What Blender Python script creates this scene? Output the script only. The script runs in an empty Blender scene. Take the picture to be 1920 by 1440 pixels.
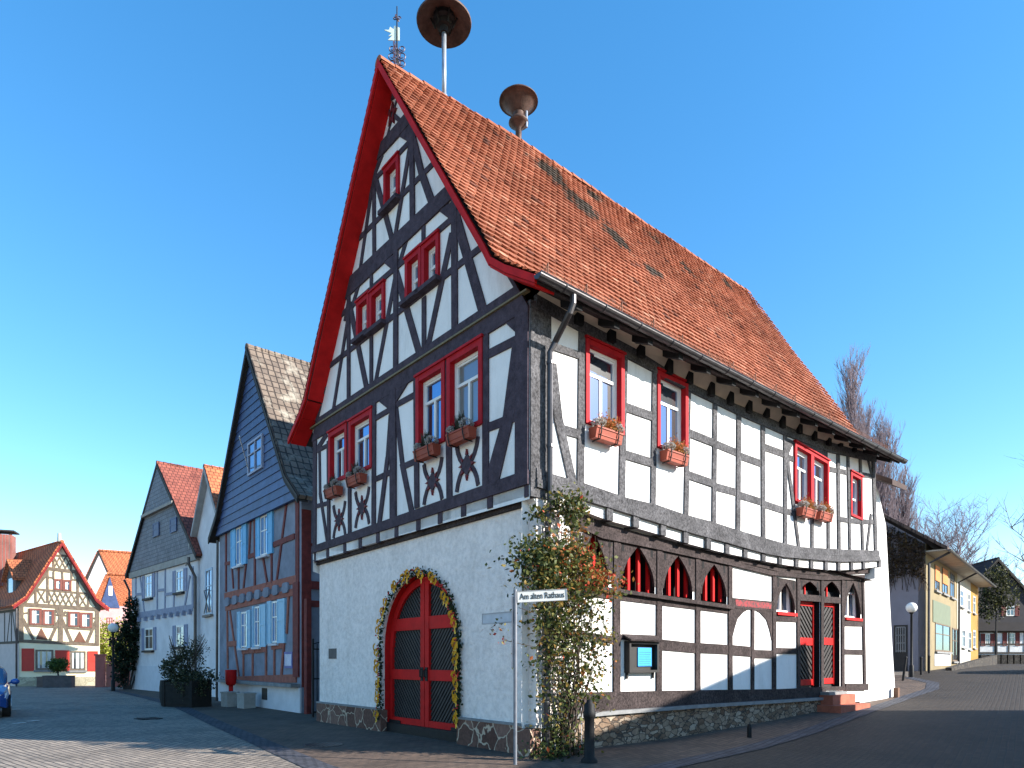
import bpy, bmesh, math, random
from mathutils import Vector as V
RN = random.Random(11)
sc = bpy.context.scene
COL = sc.collection
# ------------------------------------------------------------------ camera model
FP, CX, HZ, EYE = 1239.0, 960.0, 1240.0, 1.6
CAM = V((0, 0, EYE))
def ray(px, py): return V(((px-CX)/FP, 1.0, (HZ-py)/FP))
def at(px, py, Y): return CAM + ray(px, py)*Y
r2 = V((.7646, .6445, 0)); n2 = V((.6447, -.7644, 0)); u2 = V((-.6447, .7644, 0))
P0 = V((.293, 11.0, 0))
W, L = 8.7, 14.0
ZR, TM = 14.46, 4.35
K = (ZR-8.60)/(TM-.62)
def W3(s, t, z): return P0 + r2*s + u2*t + V((0, 0, z))
def SN(s, n, z=0): return P0 + r2*s + n2*n + V((0, 0, z))
def sn_of(p): d = p-P0; return d.dot(r2), d.dot(n2)
GZ = [(-400, 0), (4, 0), (7, .09), (9.7, .2), (12.5, .3), (15.3, .39), (19, .58), (24, .92), (27.4, 1.14), (38, 1.3), (50, 1.36), (60, 1.4), (100, 1.6), (500, 3)]
def gz(s):
    for (a, b), (c, d) in zip(GZ, GZ[1:]):
        if s <= c: return b+(d-b)*(s-a)/(c-a)
    return GZ[-1][1]
def gzp(p): return gz(sn_of(p)[0])

class Fr:
    """vertical facade plane: origin o, horizontal direction u, outward normal towards the street"""
    def __init__(s, o, u):
        s.o = V((o[0], o[1], 0)); s.u = V((u[0], u[1], 0)).normalized()
        n = V((s.u.y, -s.u.x, 0))
        if n.dot(CAM-s.o) < 0: n = -n
        s.n = n
    def P(s, a, z, o=0.0): return s.o + s.u*a + s.n*o + V((0, 0, z))
    def pz(s, px, py, off=0.0):
        d = ray(px, py); q = s.o+s.n*off
        k = (q-CAM).dot(s.n)/d.dot(s.n)
        p = CAM+d*k
        return ((p-s.o).dot(s.u), p.z)
    def rect(s, x0, x1, yt, yb):
        xm = (x0+x1)/2
        a0 = s.pz(x0, yb)[0]; a1 = s.pz(x1, yb)[0]
        return min(a0, a1), max(a0, a1), s.pz(xm, yb)[1], s.pz(xm, yt)[1]
def off(fr, d, da=0): return Fr(fr.o+fr.n*d+fr.u*da, fr.u)

def clip(poly, hps):
    for (A, B, C) in hps:
        out = []
        for i in range(len(poly)):
            p, q = poly[i], poly[(i+1) % len(poly)]
            dp = A*p[0]+B*p[1]+C; dq = A*q[0]+B*q[1]+C
            if dp >= 0: out.append(p)
            if (dp >= 0) != (dq >= 0):
                k = dp/(dp-dq); out.append((p[0]+(q[0]-p[0])*k, p[1]+(q[1]-p[1])*k))
        poly = out
        if len(poly) < 3: return []
    return poly

ORG = {}
class MB:
    def __init__(s): s.v = []; s.f = []; s.r = []; s.j = 0
    def face(s, pts, r=None):
        b = len(s.v); s.v += [V(p) for p in pts]; s.f.append(tuple(range(b, b+len(pts)))); s.r.append(RN.random() if r is None else r)
    def prism(s, pts, ext, r=None):
        n = len(pts); b = len(s.v); rr = RN.random() if r is None else r
        s.v += [V(p) for p in pts]+[V(p)+ext for p in pts]
        s.f.append(tuple(range(b, b+n))); s.f.append(tuple(range(b+2*n-1, b+n-1, -1)))
        for i in range(n):
            k = (i+1) % n; s.f.append((b+i, b+n+i, b+n+k, b+k))
        s.r += [rr]*(n+2)
    def box(s, fr, a0, a1, z0, z1, o0, o1, r=None):
        s.prism([fr.P(a0, z0, o0), fr.P(a1, z0, o0), fr.P(a1, z1, o0), fr.P(a0, z1, o0)], fr.n*(o1-o0), r)
    def poly(s, fr, az, o0, o1, r=None):
        if len(az) > 2: s.prism([fr.P(a, z, o0) for a, z in az], fr.n*(o1-o0), r)
    def jit(s): s.j = (s.j+1) % 23; return s.j*.0006
    def beam(s, fr, A, B, w, o0, o1, hps=None, w2=None, ext=0):
        dx, dz = B[0]-A[0], B[1]-A[1]; l = math.hypot(dx, dz) or 1e-6; ux, uz = dx/l, dz/l
        A = (A[0]-ux*ext, A[1]-uz*ext); B = (B[0]+ux*ext, B[1]+uz*ext)
        nx, nz = -uz, ux; w2 = w2 or w
        q = [(A[0]+nx*w/2, A[1]+nz*w/2), (B[0]+nx*w2/2, B[1]+nz*w2/2), (B[0]-nx*w2/2, B[1]-nz*w2/2), (A[0]-nx*w/2, A[1]-nz*w/2)]
        if hps: q = clip(q, hps)
        s.poly(fr, q, o0, o1+s.jit())
    def cuboid(s, c, sx, sy, sz, rz=0, r=None):
        c = V(c); cx, sn = math.cos(rz), math.sin(rz)
        pts = [c+V((x*cx-y*sn, x*sn+y*cx, -sz/2)) for x, y in ((-sx/2, -sy/2), (sx/2, -sy/2), (sx/2, sy/2), (-sx/2, sy/2))]
        s.prism(pts, V((0, 0, sz)), r)
    def tube(s, pts, rad, n=8, cap=True):
        pts = [V(p) for p in pts]; rs = rad if isinstance(rad, (list, tuple)) else [rad]*len(pts)
        b = len(s.v); rr = RN.random(); up = None
        for i, p in enumerate(pts):
            d = (pts[min(i+1, len(pts)-1)]-pts[max(i-1, 0)])
            d = d.normalized() if d.length > 1e-9 else V((0, 0, 1))
            if up is None: up = V((1, 0, 0)) if abs(d.x) < .8 else V((0, 1, 0))
            x = (up-d*up.dot(d)).normalized(); y = d.cross(x); up = x
            for k in range(n):
                t = 2*math.pi*k/n; s.v.append(p+(x*math.cos(t)+y*math.sin(t))*rs[i])
        for i in range(len(pts)-1):
            for k in range(n):
                m = (k+1) % n; s.f.append((b+i*n+k, b+i*n+m, b+(i+1)*n+m, b+(i+1)*n+k)); s.r.append(rr)
        if cap and n > 3:
            s.f.append(tuple(b+k for k in range(n))[::-1]); s.f.append(tuple(b+(len(pts)-1)*n+k for k in range(n))); s.r += [rr, rr]
    def lathe(s, c, prof, n=24):
        s_b = len(s.v); c = V(c); rr = RN.random()
        for (r, z) in prof:
            for k in range(n):
                t = 2*math.pi*k/n; s.v.append(c+V((r*math.cos(t), r*math.sin(t), z)))
        for i in range(len(prof)-1):
            for k in range(n):
                m = (k+1) % n; s.f.append((s_b+i*n+k, s_b+i*n+m, s_b+(i+1)*n+m, s_b+(i+1)*n+k)); s.r.append(rr)
    def ball(s, c, rx, rz=None, n=12, m=8, jag=0):
        rz = rz or rx; c = V(c); b = len(s.v); rr = RN.random()
        for i in range(m+1):
            p = math.pi*i/m
            for k in range(n):
                t = 2*math.pi*k/n; q = 1+RN.uniform(-jag, jag)
                s.v.append(c+V((rx*q*math.sin(p)*math.cos(t), rx*q*math.sin(p)*math.sin(t), rz*q*math.cos(p))))
        for i in range(m):
            for k in range(n):
                e = (k+1) % n; s.f.append((b+i*n+k, b+i*n+e, b+(i+1)*n+e, b+(i+1)*n+k)); s.r.append(rr)
    def leaf(s, p, size, up=.3, lo=0, hi=1):
        d = V((RN.gauss(0, 1), RN.gauss(0, 1), RN.gauss(0, 1)+up)).normalized(); e = d.orthogonal().normalized()
        a = RN.uniform(0, 6.28); x = e*math.cos(a)+d.cross(e)*math.sin(a); y = d.cross(x); k = size*RN.uniform(.6, 1.3)
        s.face([p-x*k*.5, p+y*k*.32+d*k*.06, p+x*k*.5, p-y*k*.32+d*k*.06], RN.uniform(lo, hi))
    def build(s, name, mat, parent=None, smooth=False, uvfr=None, uvf=None, recalc=True, org=None, rnd=True):
        if parent is not None: o = ORG[parent.name]
        elif org is not None: o = V(org)
        else:
            n = max(1, len(s.v)); o = V((sum(p.x for p in s.v)/n, sum(p.y for p in s.v)/n, min([p.z for p in s.v] or [0])))
        me = bpy.data.meshes.new(name)
        me.from_pydata([p-o for p in s.v], [], s.f)
        if uvfr is not None: uvf = lambda p: ((p-uvfr.o).dot(uvfr.u), p.z)
        if recalc:
            bm = bmesh.new(); bm.from_mesh(me); bmesh.ops.recalc_face_normals(bm, faces=bm.faces); bm.to_mesh(me); bm.free()
        if uvf is not None:
            uv = me.uv_layers.new(name='uv')
            for lp in me.loops: uv.data[lp.index].uv = uvf(me.vertices[lp.vertex_index].co+o)
        if rnd and len(me.polygons) == len(s.r):
            at_ = me.attributes.new('rnd', 'FLOAT', 'FACE'); at_.data.foreach_set('value', s.r)
        if smooth: me.polygons.foreach_set('use_smooth', [True]*len(me.polygons))
        me.materials.append(mat); me.update()
        ob = bpy.data.objects.new(name, me); COL.objects.link(ob); ORG[ob.name] = o
        if parent is not None: ob.parent = parent
        else: ob.location = o
        return ob
def thing(name, label, cat, loc, group=None):
    o = bpy.data.objects.new(name, None); COL.objects.link(o); o.location = loc; o.empty_display_size = .3
    o['label'] = label; o['category'] = cat
    if group: o['group'] = group
    ORG[o.name] = V(loc); return o
def tag(o, label, cat, group=None):
    o['label'] = label; o['category'] = cat
    if group: o['group'] = group
    return o
def struct(o, kind='structure'): o['kind'] = kind; return o
def dup(root, loc, rz=0, label=None, scale=None):
    def cp(o, par):
        c = o.copy(); COL.objects.link(c)
        if par is not None: c.parent = par
        for ch in list(o.children): cp(ch, c)
        return c
    c = cp(root, None); c.location = loc; c.rotation_euler = (0, 0, rz)
    if label: c['label'] = label
    if scale: c.scale = (scale,)*3
    return c

# ------------------------------------------------------------------ materials
def nt(name):
    m = bpy.data.materials.new(name); m.use_nodes = True; t = m.node_tree; b = t.nodes['Principled BSDF']; return m, t, b
def noise(t, scale, detail=4, rough=.6, vec=None, stretch=None):
    n = t.nodes.new('ShaderNodeTexNoise'); n.inputs['Scale'].default_value = scale; n.inputs['Detail'].default_value = detail; n.inputs['Roughness'].default_value = rough
    if vec is None:
        g = t.nodes.new('ShaderNodeNewGeometry'); vec = g.outputs['Position']
    if stretch:
        mp = t.nodes.new('ShaderNodeMapping'); mp.inputs['Scale'].default_value = stretch; t.links.new(vec, mp.inputs['Vector']); vec = mp.outputs['Vector']
    t.links.new(vec, n.inputs['Vector']); return n.outputs['Fac']
def ramp(t, fac, stops):
    r = t.nodes.new('ShaderNodeValToRGB'); e = r.color_ramp.elements
    while len(e) < len(stops): e.new(.5)
    for i, (p, c) in enumerate(stops):
        e[i].position = p; e[i].color = (*c, 1)
    t.links.new(fac, r.inputs['Fac']); return r.outputs['Color']
def mix(t, a, b, f, mode='MIX'):
    n = t.nodes.new('ShaderNodeMix'); n.data_type = 'RGBA'; n.blend_type = mode
    for v, i in ((f, 0), (a, 6), (b, 7)):
        if hasattr(v, 'is_linked'): t.links.new(v, n.inputs[i])
        elif i == 0: n.inputs[0].default_value = v
        else: n.inputs[i].default_value = (*v, 1)
    return n.outputs[2]
def bump(t, b, h, st, dist=.02):
    n = t.nodes.new('ShaderNodeBump'); n.inputs['Strength'].default_value = st; n.inputs['Distance'].default_value = dist
    t.links.new(h, n.inputs['Height']); t.links.new(n.outputs['Normal'], b.inputs['Normal'])
def mul(c, k): return tuple(min(1, x*k) for x in c)
def M(name, c, rough=.8, var=.2, vs=2.5, bs=0, bscale=40, metal=0, spec=.3, stretch=None, rnd=0, fine=0):
    m, t, b = nt(name)
    f = noise(t, vs, 6, .65, stretch=stretch)
    col = ramp(t, f, [(.3, mul(c, 1-var)), (.7, mul(c, 1+var))])
    if fine:
        f2 = noise(t, bscale, 4, .7); col = mix(t, col, ramp(t, f2, [(.35, (1-fine,)*3), (.65, (1, 1, 1))]), 1.0, 'MULTIPLY')
    if rnd:
        a = t.nodes.new('ShaderNodeAttribute'); a.attribute_name = 'rnd'
        col = mix(t, col, ramp(t, a.outputs['Fac'], [(0, (1-rnd,)*3), (1, (1, 1, 1))]), 1.0, 'MULTIPLY')
    t.links.new(col, b.inputs['Base Color'])
    b.inputs['Roughness'].default_value = rough; b.inputs['Metallic'].default_value = metal; b.inputs['Specular IOR Level'].default_value = spec
    if bs: bump(t, b, noise(t, bscale, 5, .65), bs)
    return m
def leafmat(name, stops, rough=.6):
    m, t, b = nt(name); a = t.nodes.new('ShaderNodeAttribute'); a.attribute_name = 'rnd'
    t.links.new(ramp(t, a.outputs['Fac'], stops), b.inputs['Base Color']); b.inputs['Roughness'].default_value = rough; b.inputs['Specular IOR Level'].default_value = .25
    tr = t.nodes.new('ShaderNodeBsdfTranslucent'); t.links.new(ramp(t, a.outputs['Fac'], stops), tr.inputs['Color'])
    mx = t.nodes.new('ShaderNodeMixShader'); mx.inputs[0].default_value = .3; out = t.nodes['Material Output']
    t.links.new(b.outputs[0], mx.inputs[1]); t.links.new(tr.outputs[0], mx.inputs[2]); t.links.new(mx.outputs[0], out.inputs['Surface']); return m
def brickmat(name, c1, c2, mortar, bw, bh, ms=.02, rough=.85, bs=.4, uv=True, offs=.5, rot=0, vs=.8, blotch=None, dist=.02):
    m, t, b = nt(name)
    if uv:
        n = t.nodes.new('ShaderNodeUVMap'); n.uv_map = 'uv'; vec = n.outputs['UV']
    else:
        n = t.nodes.new('ShaderNodeNewGeometry'); vec = n.outputs['Position']
    mp = t.nodes.new('ShaderNodeMapping'); mp.inputs['Rotation'].default_value[2] = rot; t.links.new(vec, mp.inputs['Vector']); vec = mp.outputs['Vector']
    wob = t.nodes.new('ShaderNodeTexNoise'); wob.inputs['Scale'].default_value = 2.0; t.links.new(vec, wob.inputs['Vector'])
    va = t.nodes.new('ShaderNodeVectorMath'); va.operation = 'MULTIPLY_ADD'; va.inputs[1].default_value = (bh*.35,)*3
    t.links.new(wob.outputs['Color'], va.inputs[0]); t.links.new(vec, va.inputs[2])
    k = t.nodes.new('ShaderNodeTexBrick'); k.offset = offs; k.inputs['Scale'].default_value = 1
    k.inputs['Color1'].default_value = (*c1, 1); k.inputs['Color2'].default_value = (*c2, 1); k.inputs['Mortar'].default_value = (*mortar, 1)
    k.inputs['Brick Width'].default_value = bw; k.inputs['Row Height'].default_value = bh; k.inputs['Mortar Size'].default_value = ms; k.inputs['Mortar Smooth'].default_value = .4
    t.links.new(va.outputs[0], k.inputs['Vector'])
    f = noise(t, vs, 7, .7)
    col = mix(t, k.outputs['Color'], ramp(t, f, [(.25, (.55,)*3), (.55, (1, 1, 1)), (.8, (1.0, .95, .9))]), 1.0, 'MULTIPLY')
    if blotch:
        col = mix(t, col, blotch, ramp(t, noise(t, vs*1.7, 5, .7), [(.52, (0, 0, 0)), (.66, (1, 1, 1))]))
    t.links.new(col, b.inputs['Base Color']); b.inputs['Roughness'].default_value = rough; b.inputs['Specular IOR Level'].default_value = .25
    inv = t.nodes.new('ShaderNodeMath'); inv.operation = 'MULTIPLY_ADD'; inv.inputs[1].default_value = -1; inv.inputs[2].default_value = 1
    t.links.new(k.outputs['Fac'], inv.inputs[0])
    ad = t.nodes.new('ShaderNodeMath'); ad.operation = 'ADD'; t.links.new(inv.outputs[0], ad.inputs[0])
    nz = t.nodes.new('ShaderNodeMath'); nz.operation = 'MULTIPLY'; nz.inputs[1].default_value = .6; t.links.new(noise(t, 25, 4, .7), nz.inputs[0]); t.links.new(nz.outputs[0], ad.inputs[1])
    bump(t, b, ad.outputs[0], bs, dist); return m
def voro(name, cols, mortar, scale, width, rough=.9, stretch=(1, 1, 1), bs=.6):
    m, t, b = nt(name); g = t.nodes.new('ShaderNodeNewGeometry')
    mp = t.nodes.new('ShaderNodeMapping'); mp.inputs['Scale'].default_value = stretch; t.links.new(g.outputs['Position'], mp.inputs['Vector'])
    nn = t.nodes.new('ShaderNodeTexNoise'); nn.inputs['Scale'].default_value = 4; t.links.new(mp.outputs[0], nn.inputs['Vector'])
    va = t.nodes.new('ShaderNodeVectorMath'); va.operation = 'MULTIPLY_ADD'; va.inputs[1].default_value = (.22,)*3; t.links.new(nn.outputs['Color'], va.inputs[0]); t.links.new(mp.outputs[0], va.inputs[2])
    v1 = t.nodes.new('ShaderNodeTexVoronoi'); v1.feature = 'DISTANCE_TO_EDGE'; v1.inputs['Scale'].default_value = scale; t.links.new(va.outputs[0], v1.inputs['Vector'])
    v2 = t.nodes.new('ShaderNodeTexVoronoi'); v2.inputs['Scale'].default_value = scale; t.links.new(va.outputs[0], v2.inputs['Vector'])
    sp = t.nodes.new('ShaderNodeSeparateColor'); t.links.new(v2.outputs['Color'], sp.inputs[0])
    stone = ramp(t, sp.outputs[0], cols)
    stone = mix(t, stone, ramp(t, noise(t, 14, 6, .7), [(.3, (.55,)*3), (.7, (1.1,)*3)]), 1.0, 'MULTIPLY')
    e = ramp(t, v1.outputs['Distance'], [(width*.5, (0, 0, 0)), (width, (1, 1, 1))])
    t.links.new(mix(t, mortar, stone, e), b.inputs['Base Color']); b.inputs['Roughness'].default_value = rough; b.inputs['Specular IOR Level'].default_value = .2
    hm = mix(t, e, noise(t, 20, 5, .7), .35); bump(t, b, hm, bs, .03); return m

def plaster(name, c, streak, bs, bsc, fine, grain):
    m, t, b = nt(name); col = ramp(t, noise(t, 1.3, 6, .65), [(.3, mul(c, .93)), (.7, mul(c, 1.04))])
    col = mix(t, col, ramp(t, noise(t, 2.6, 7, .72, stretch=(1, 1, .22)), [(.30, (1-streak, 1-streak*1.05, 1-streak*1.15)), (.50, (1, 1, 1))]), 1.0, 'MULTIPLY')
    f2 = noise(t, bsc, 5, .7); col = mix(t, col, ramp(t, f2, [(.34, (1-fine,)*3), (.6, (1, 1, 1))]), 1.0, 'MULTIPLY')
    t.links.new(col, b.inputs['Base Color']); b.inputs['Roughness'].default_value = .95; b.inputs['Specular IOR Level'].default_value = .1
    bump(t, b, f2, bs, grain); return m
M_white = plaster('white_plaster', (.80, .78, .755), .16, .35, 30, .05, .01)
M_rough = plaster('rough_cast', (.83, .755, .71), .10, 1.0, 9, .20, .035)
M_paint = M('painted_timber', (.072, .054, .068), .75, .35, 6, .5, 30, spec=.08, fine=.3)
def weathered(name, lo, hi, k=1.0):
    m, t, b = nt(name); f = noise(t, 24, 9, .78, stretch=(1, 1, .8)); f2 = noise(t, 2.3, 4, .6)
    c = ramp(t, f, [(.36, lo), (.52, mul(hi, .55)), (.68, hi)])
    c = mix(t, c, ramp(t, f2, [(.3, (.55,)*3), (.7, (1.15,)*3)]), 1.0, 'MULTIPLY')
    t.links.new(c, b.inputs['Base Color']); b.inputs['Roughness'].default_value = .9; b.inputs['Specular IOR Level'].default_value = .15
    bump(t, b, f, .9, .02); return m
M_wood = weathered('weathered_oak', (.020, .019, .021), (.19, .185, .195))
M_woodb = weathered('brown_weathered_oak', (.012, .009, .009), (.105, .08, .078))
M_red = M('red_paint', (.50, .012, .012), .6, .22, 3, .15, 60, spec=.1, fine=.12)
M_redl = M('window_red_paint', (.40, .012, .018), .6, .2, 4, .15, 60, spec=.1, fine=.12)
M_black = M('black_recess', (.008, .008, .009), .9, .2)
M_iron = M('black_iron', (.010, .010, .011), .6, .3, 8, .2, 60, spec=.2)
M_sash = M('white_sash_paint', (.74, .73, .69), .5, .06, 4, spec=.3)
M_beige = M('beige_plaster', (.62, .52, .41), .95, .16, 2, .4, 40, spec=.1)
M_gut = M('dark_gutter_zinc', (.06, .055, .058), .4, .35, 3, .1, 20, metal=.6, spec=.5)
M_door = M('dark_door_boards', (.028, .024, .024), .6, .4, 7, .3, 40, spec=.3)
def glass(name, tint=(.012, .016, .022), fac=.30):
    m, t, b = nt(name); b.inputs['Base Color'].default_value = (*tint, 1); b.inputs['Roughness'].default_value = .3
    g = t.nodes.new('ShaderNodeBsdfGlossy'); g.inputs['Roughness'].default_value = .015; g.inputs['Color'].default_value = (.34, .55, .88, 1)
    fr = t.nodes.new('ShaderNodeFresnel'); fr.inputs['IOR'].default_value = 1.5
    ad = t.nodes.new('ShaderNodeMath'); ad.operation = 'ADD'; ad.inputs[1].default_value = fac; t.links.new(fr.outputs[0], ad.inputs[0])
    mx = t.nodes.new('ShaderNodeMixShader'); t.links.new(ad.outputs[0], mx.inputs[0]); t.links.new(b.outputs[0], mx.inputs[1]); t.links.new(g.outputs[0], mx.inputs[2])
    bn = t.nodes.new('ShaderNodeBump'); bn.inputs['Strength'].default_value = .015; bn.inputs['Distance'].default_value = .05
    t.links.new(noise(t, 1.8, 2, .5), bn.inputs['Height']); t.links.new(bn.outputs[0], g.inputs['Normal'])
    t.links.new(mx.outputs[0], t.nodes['Material Output'].inputs['Surface']); return m
M_glass = glass('window_glass', fac=.36)
M_glassd = glass('dark_window_glass', (.03, .03, .035), .12)
# main roof tiles
def tilemat():
    m, t, b = nt('clay_roof_tiles'); a = t.nodes.new('ShaderNodeAttribute'); a.attribute_name = 'rnd'
    c = ramp(t, a.outputs['Fac'], [(0, (.13, .065, .05)), (.05, (.22, .085, .055)), (.09, (.30, .115, .068)), (.5, (.345, .132, .078)), (.92, (.40, .165, .10)), (1, (.48, .25, .165))])
    big = ramp(t, noise(t, .8, 6, .7), [(.32, (.62, .54, .52)), (.62, (1.05, 1, 1))]); c = mix(t, c, big, 1.0, 'MULTIPLY')
    g = t.nodes.new('ShaderNodeNewGeometry'); acc = None
    for (s_, tt, rad) in ((4.0, TM-.5, .95), (4.6, TM-1.0, 1.0), (5.3, TM-1.5, .8), (6.4, TM-1.9, .6), (5.9, TM-.25, .5), (8.2, TM-.4, .55), (9.2, TM-.9, .5), (3.0, TM-.15, .35), (12.2, TM-.3, .5)):
        d = t.nodes.new('ShaderNodeVectorMath'); d.operation = 'DISTANCE'; d.inputs[1].default_value = W3(s_, tt, ZR-K*(TM-tt)); t.links.new(g.outputs['Position'], d.inputs[0])
        mr = t.nodes.new('ShaderNodeMapRange'); mr.inputs[1].default_value = 0; mr.inputs[2].default_value = rad*1.25; mr.inputs[3].default_value = .42; mr.inputs[4].default_value = 0; t.links.new(d.outputs['Value'], mr.inputs[0])
        if acc is None: acc = mr.outputs[0]
        else:
            mx = t.nodes.new('ShaderNodeMath'); mx.operation = 'MAXIMUM'; t.links.new(acc, mx.inputs[0]); t.links.new(mr.outputs[0], mx.inputs[1]); acc = mx.outputs[0]
    ad = t.nodes.new('ShaderNodeMath'); ad.operation = 'ADD'; t.links.new(acc, ad.inputs[0]); t.links.new(noise(t, 2.2, 8, .78, stretch=(1, 1, .45)), ad.inputs[1])
    mo = ramp(t, ad.outputs[0], [(.68, (0, 0, 0)), (.76, (.9,)*3)])
    c = mix(t, c, (.058, .060, .052), mo)
    c = mix(t, c, ramp(t, noise(t, 35, 4, .7), [(.35, (.74,)*3), (.65, (1.06,)*3)]), 1.0, 'MULTIPLY')
    t.links.new(c, b.inputs['Base Color']); b.inputs['Roughness'].default_value = .9; b.inputs['Specular IOR Level'].default_value = .12
    bump(t, b, noise(t, 30, 4, .7), .3, .01); return m
M_tile = tilemat()
M_crazy = voro('plinth_crazy_stone', [(0, (.11, .055, .042)), (.5, (.17, .092, .07)), (1, (.23, .135, .105))], (.45, .35, .26), 2.3, .03)
M_rubble = voro('rubble_stone', [(0, (.16, .10, .065)), (.4, (.27, .19, .13)), (.75, (.34, .26, .19)), (1, (.42, .34, .26))], (.07, .055, .045), 5.0, .07, stretch=(1, 1, 2.0), bs=1.0)
M_ledge = M('stone_ledge', (.20, .20, .20), .8, .25, 4, .4, 30)
M_sand = M('red_sandstone', (.34, .105, .065), .9, .25, 4, .5, 30)
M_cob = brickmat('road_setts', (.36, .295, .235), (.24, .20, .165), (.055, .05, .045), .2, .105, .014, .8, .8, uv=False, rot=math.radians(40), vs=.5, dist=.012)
M_pav = brickmat('pavement_bricks', (.15, .102, .075), (.10, .07, .054), (.05, .045, .04), .22, .11, .009, .85, .6, uv=False, rot=math.radians(-50), vs=.7, dist=.012)
M_gstone = brickmat('gutter_setts', (.085, .085, .10), (.055, .055, .066), (.025, .025, .03), .16, .13, .014, .8, .7, uv=False, rot=math.radians(-52), vs=1, dist=.012)
M_soil = M('soil', (.05, .035, .025), .95, .3)
M_terra = M('terracotta_plastic', (.27, .052, .026), .65, .15, 6, .1, 40, spec=.35)

# ------------------------------------------------------------------ ground
def sheet(pts, mat, name, dz):
    bm = bmesh.new(); bm.faces.new([bm.verts.new((a, b, 0)) for a, b in pts])
    for s_, _ in GZ[1:-1]:
        bmesh.ops.bisect_plane(bm, geom=bm.verts[:]+bm.edges[:]+bm.faces[:], plane_co=(s_, 0, 0), plane_no=(1, 0, 0))
    for v in bm.verts:
        s_, n_ = v.co.x, v.co.y; v.co = SN(s_, n_, gz(s_)+dz)
    bmesh.ops.recalc_face_normals(bm, faces=bm.faces)
    if sum(f.normal.z for f in bm.faces) < 0: bmesh.ops.reverse_faces(bm, faces=bm.faces)
    me = bpy.data.meshes.new(name); bm.to_mesh(me); bm.free(); me.materials.append(mat)
    o = bpy.data.objects.new(name, me); COL.objects.link(o); ORG[o.name] = V((0, 0, 0)); return struct(o)
def xy2sn(l): return [sn_of(V((x, y, 0))) for x, y in l]
sheet([(-380, -480), (480, -480), (480, 300), (-380, 300)], M_cob, 'ground', 0)
GL = [(-.3, 7.0), (-2.9, 9.95), (-7.2, 16.4), (-12.3, 24.2), (-18.0, 31.5), (-22.6, 37.2)]
GR = [(-.3, 7.0), (2.2, 9.9), (6.0, 13.8), (9.4, 17.6), (12.6, 21.2), (15.0, 23.6), (16.3, 25.6), (16.9, 28.2)]
M_cobd = brickmat('brown_setts_shade', (.052, .038, .028), (.035, .026, .02), (.035, .03, .026), .2, .105, .014, .8, .8, uv=False, rot=math.radians(-52), vs=.5, dist=.012)  # brown setts darkened further: the right street's deep shade is in the colour
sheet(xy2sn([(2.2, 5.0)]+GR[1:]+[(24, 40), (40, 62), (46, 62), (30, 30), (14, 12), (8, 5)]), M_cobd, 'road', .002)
sheet(xy2sn(GL+[(-22.0, 40), (-14, 34), (-5, 21), (0, 14), (1, 12)]), M_pav, 'pavement', .004)
sheet(xy2sn([(1, 12), (0, 14)]+[(8, 24), (14, 30), (17.5, 29.5)]+GR[::-1]), M_pav, 'pavement', .005)
def ribbon(line, w, name, dz):
    l = [V((x, y, 0)) for x, y in line]; A = []; B = []
    for i, p in enumerate(l):
        d = (l[min(i+1, len(l)-1)]-l[max(i-1, 0)]).normalized(); nn = V((-d.y, d.x, 0)); A.append(p+nn*w/2); B.append(p-nn*w/2)
    sheet([sn_of(p) for p in A+B[::-1]], M_gstone, name, dz)
ribbon(GL, .42, 'gutter_strip', .009)
ribbon(GR, .42, 'gutter_strip', .013)

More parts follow.
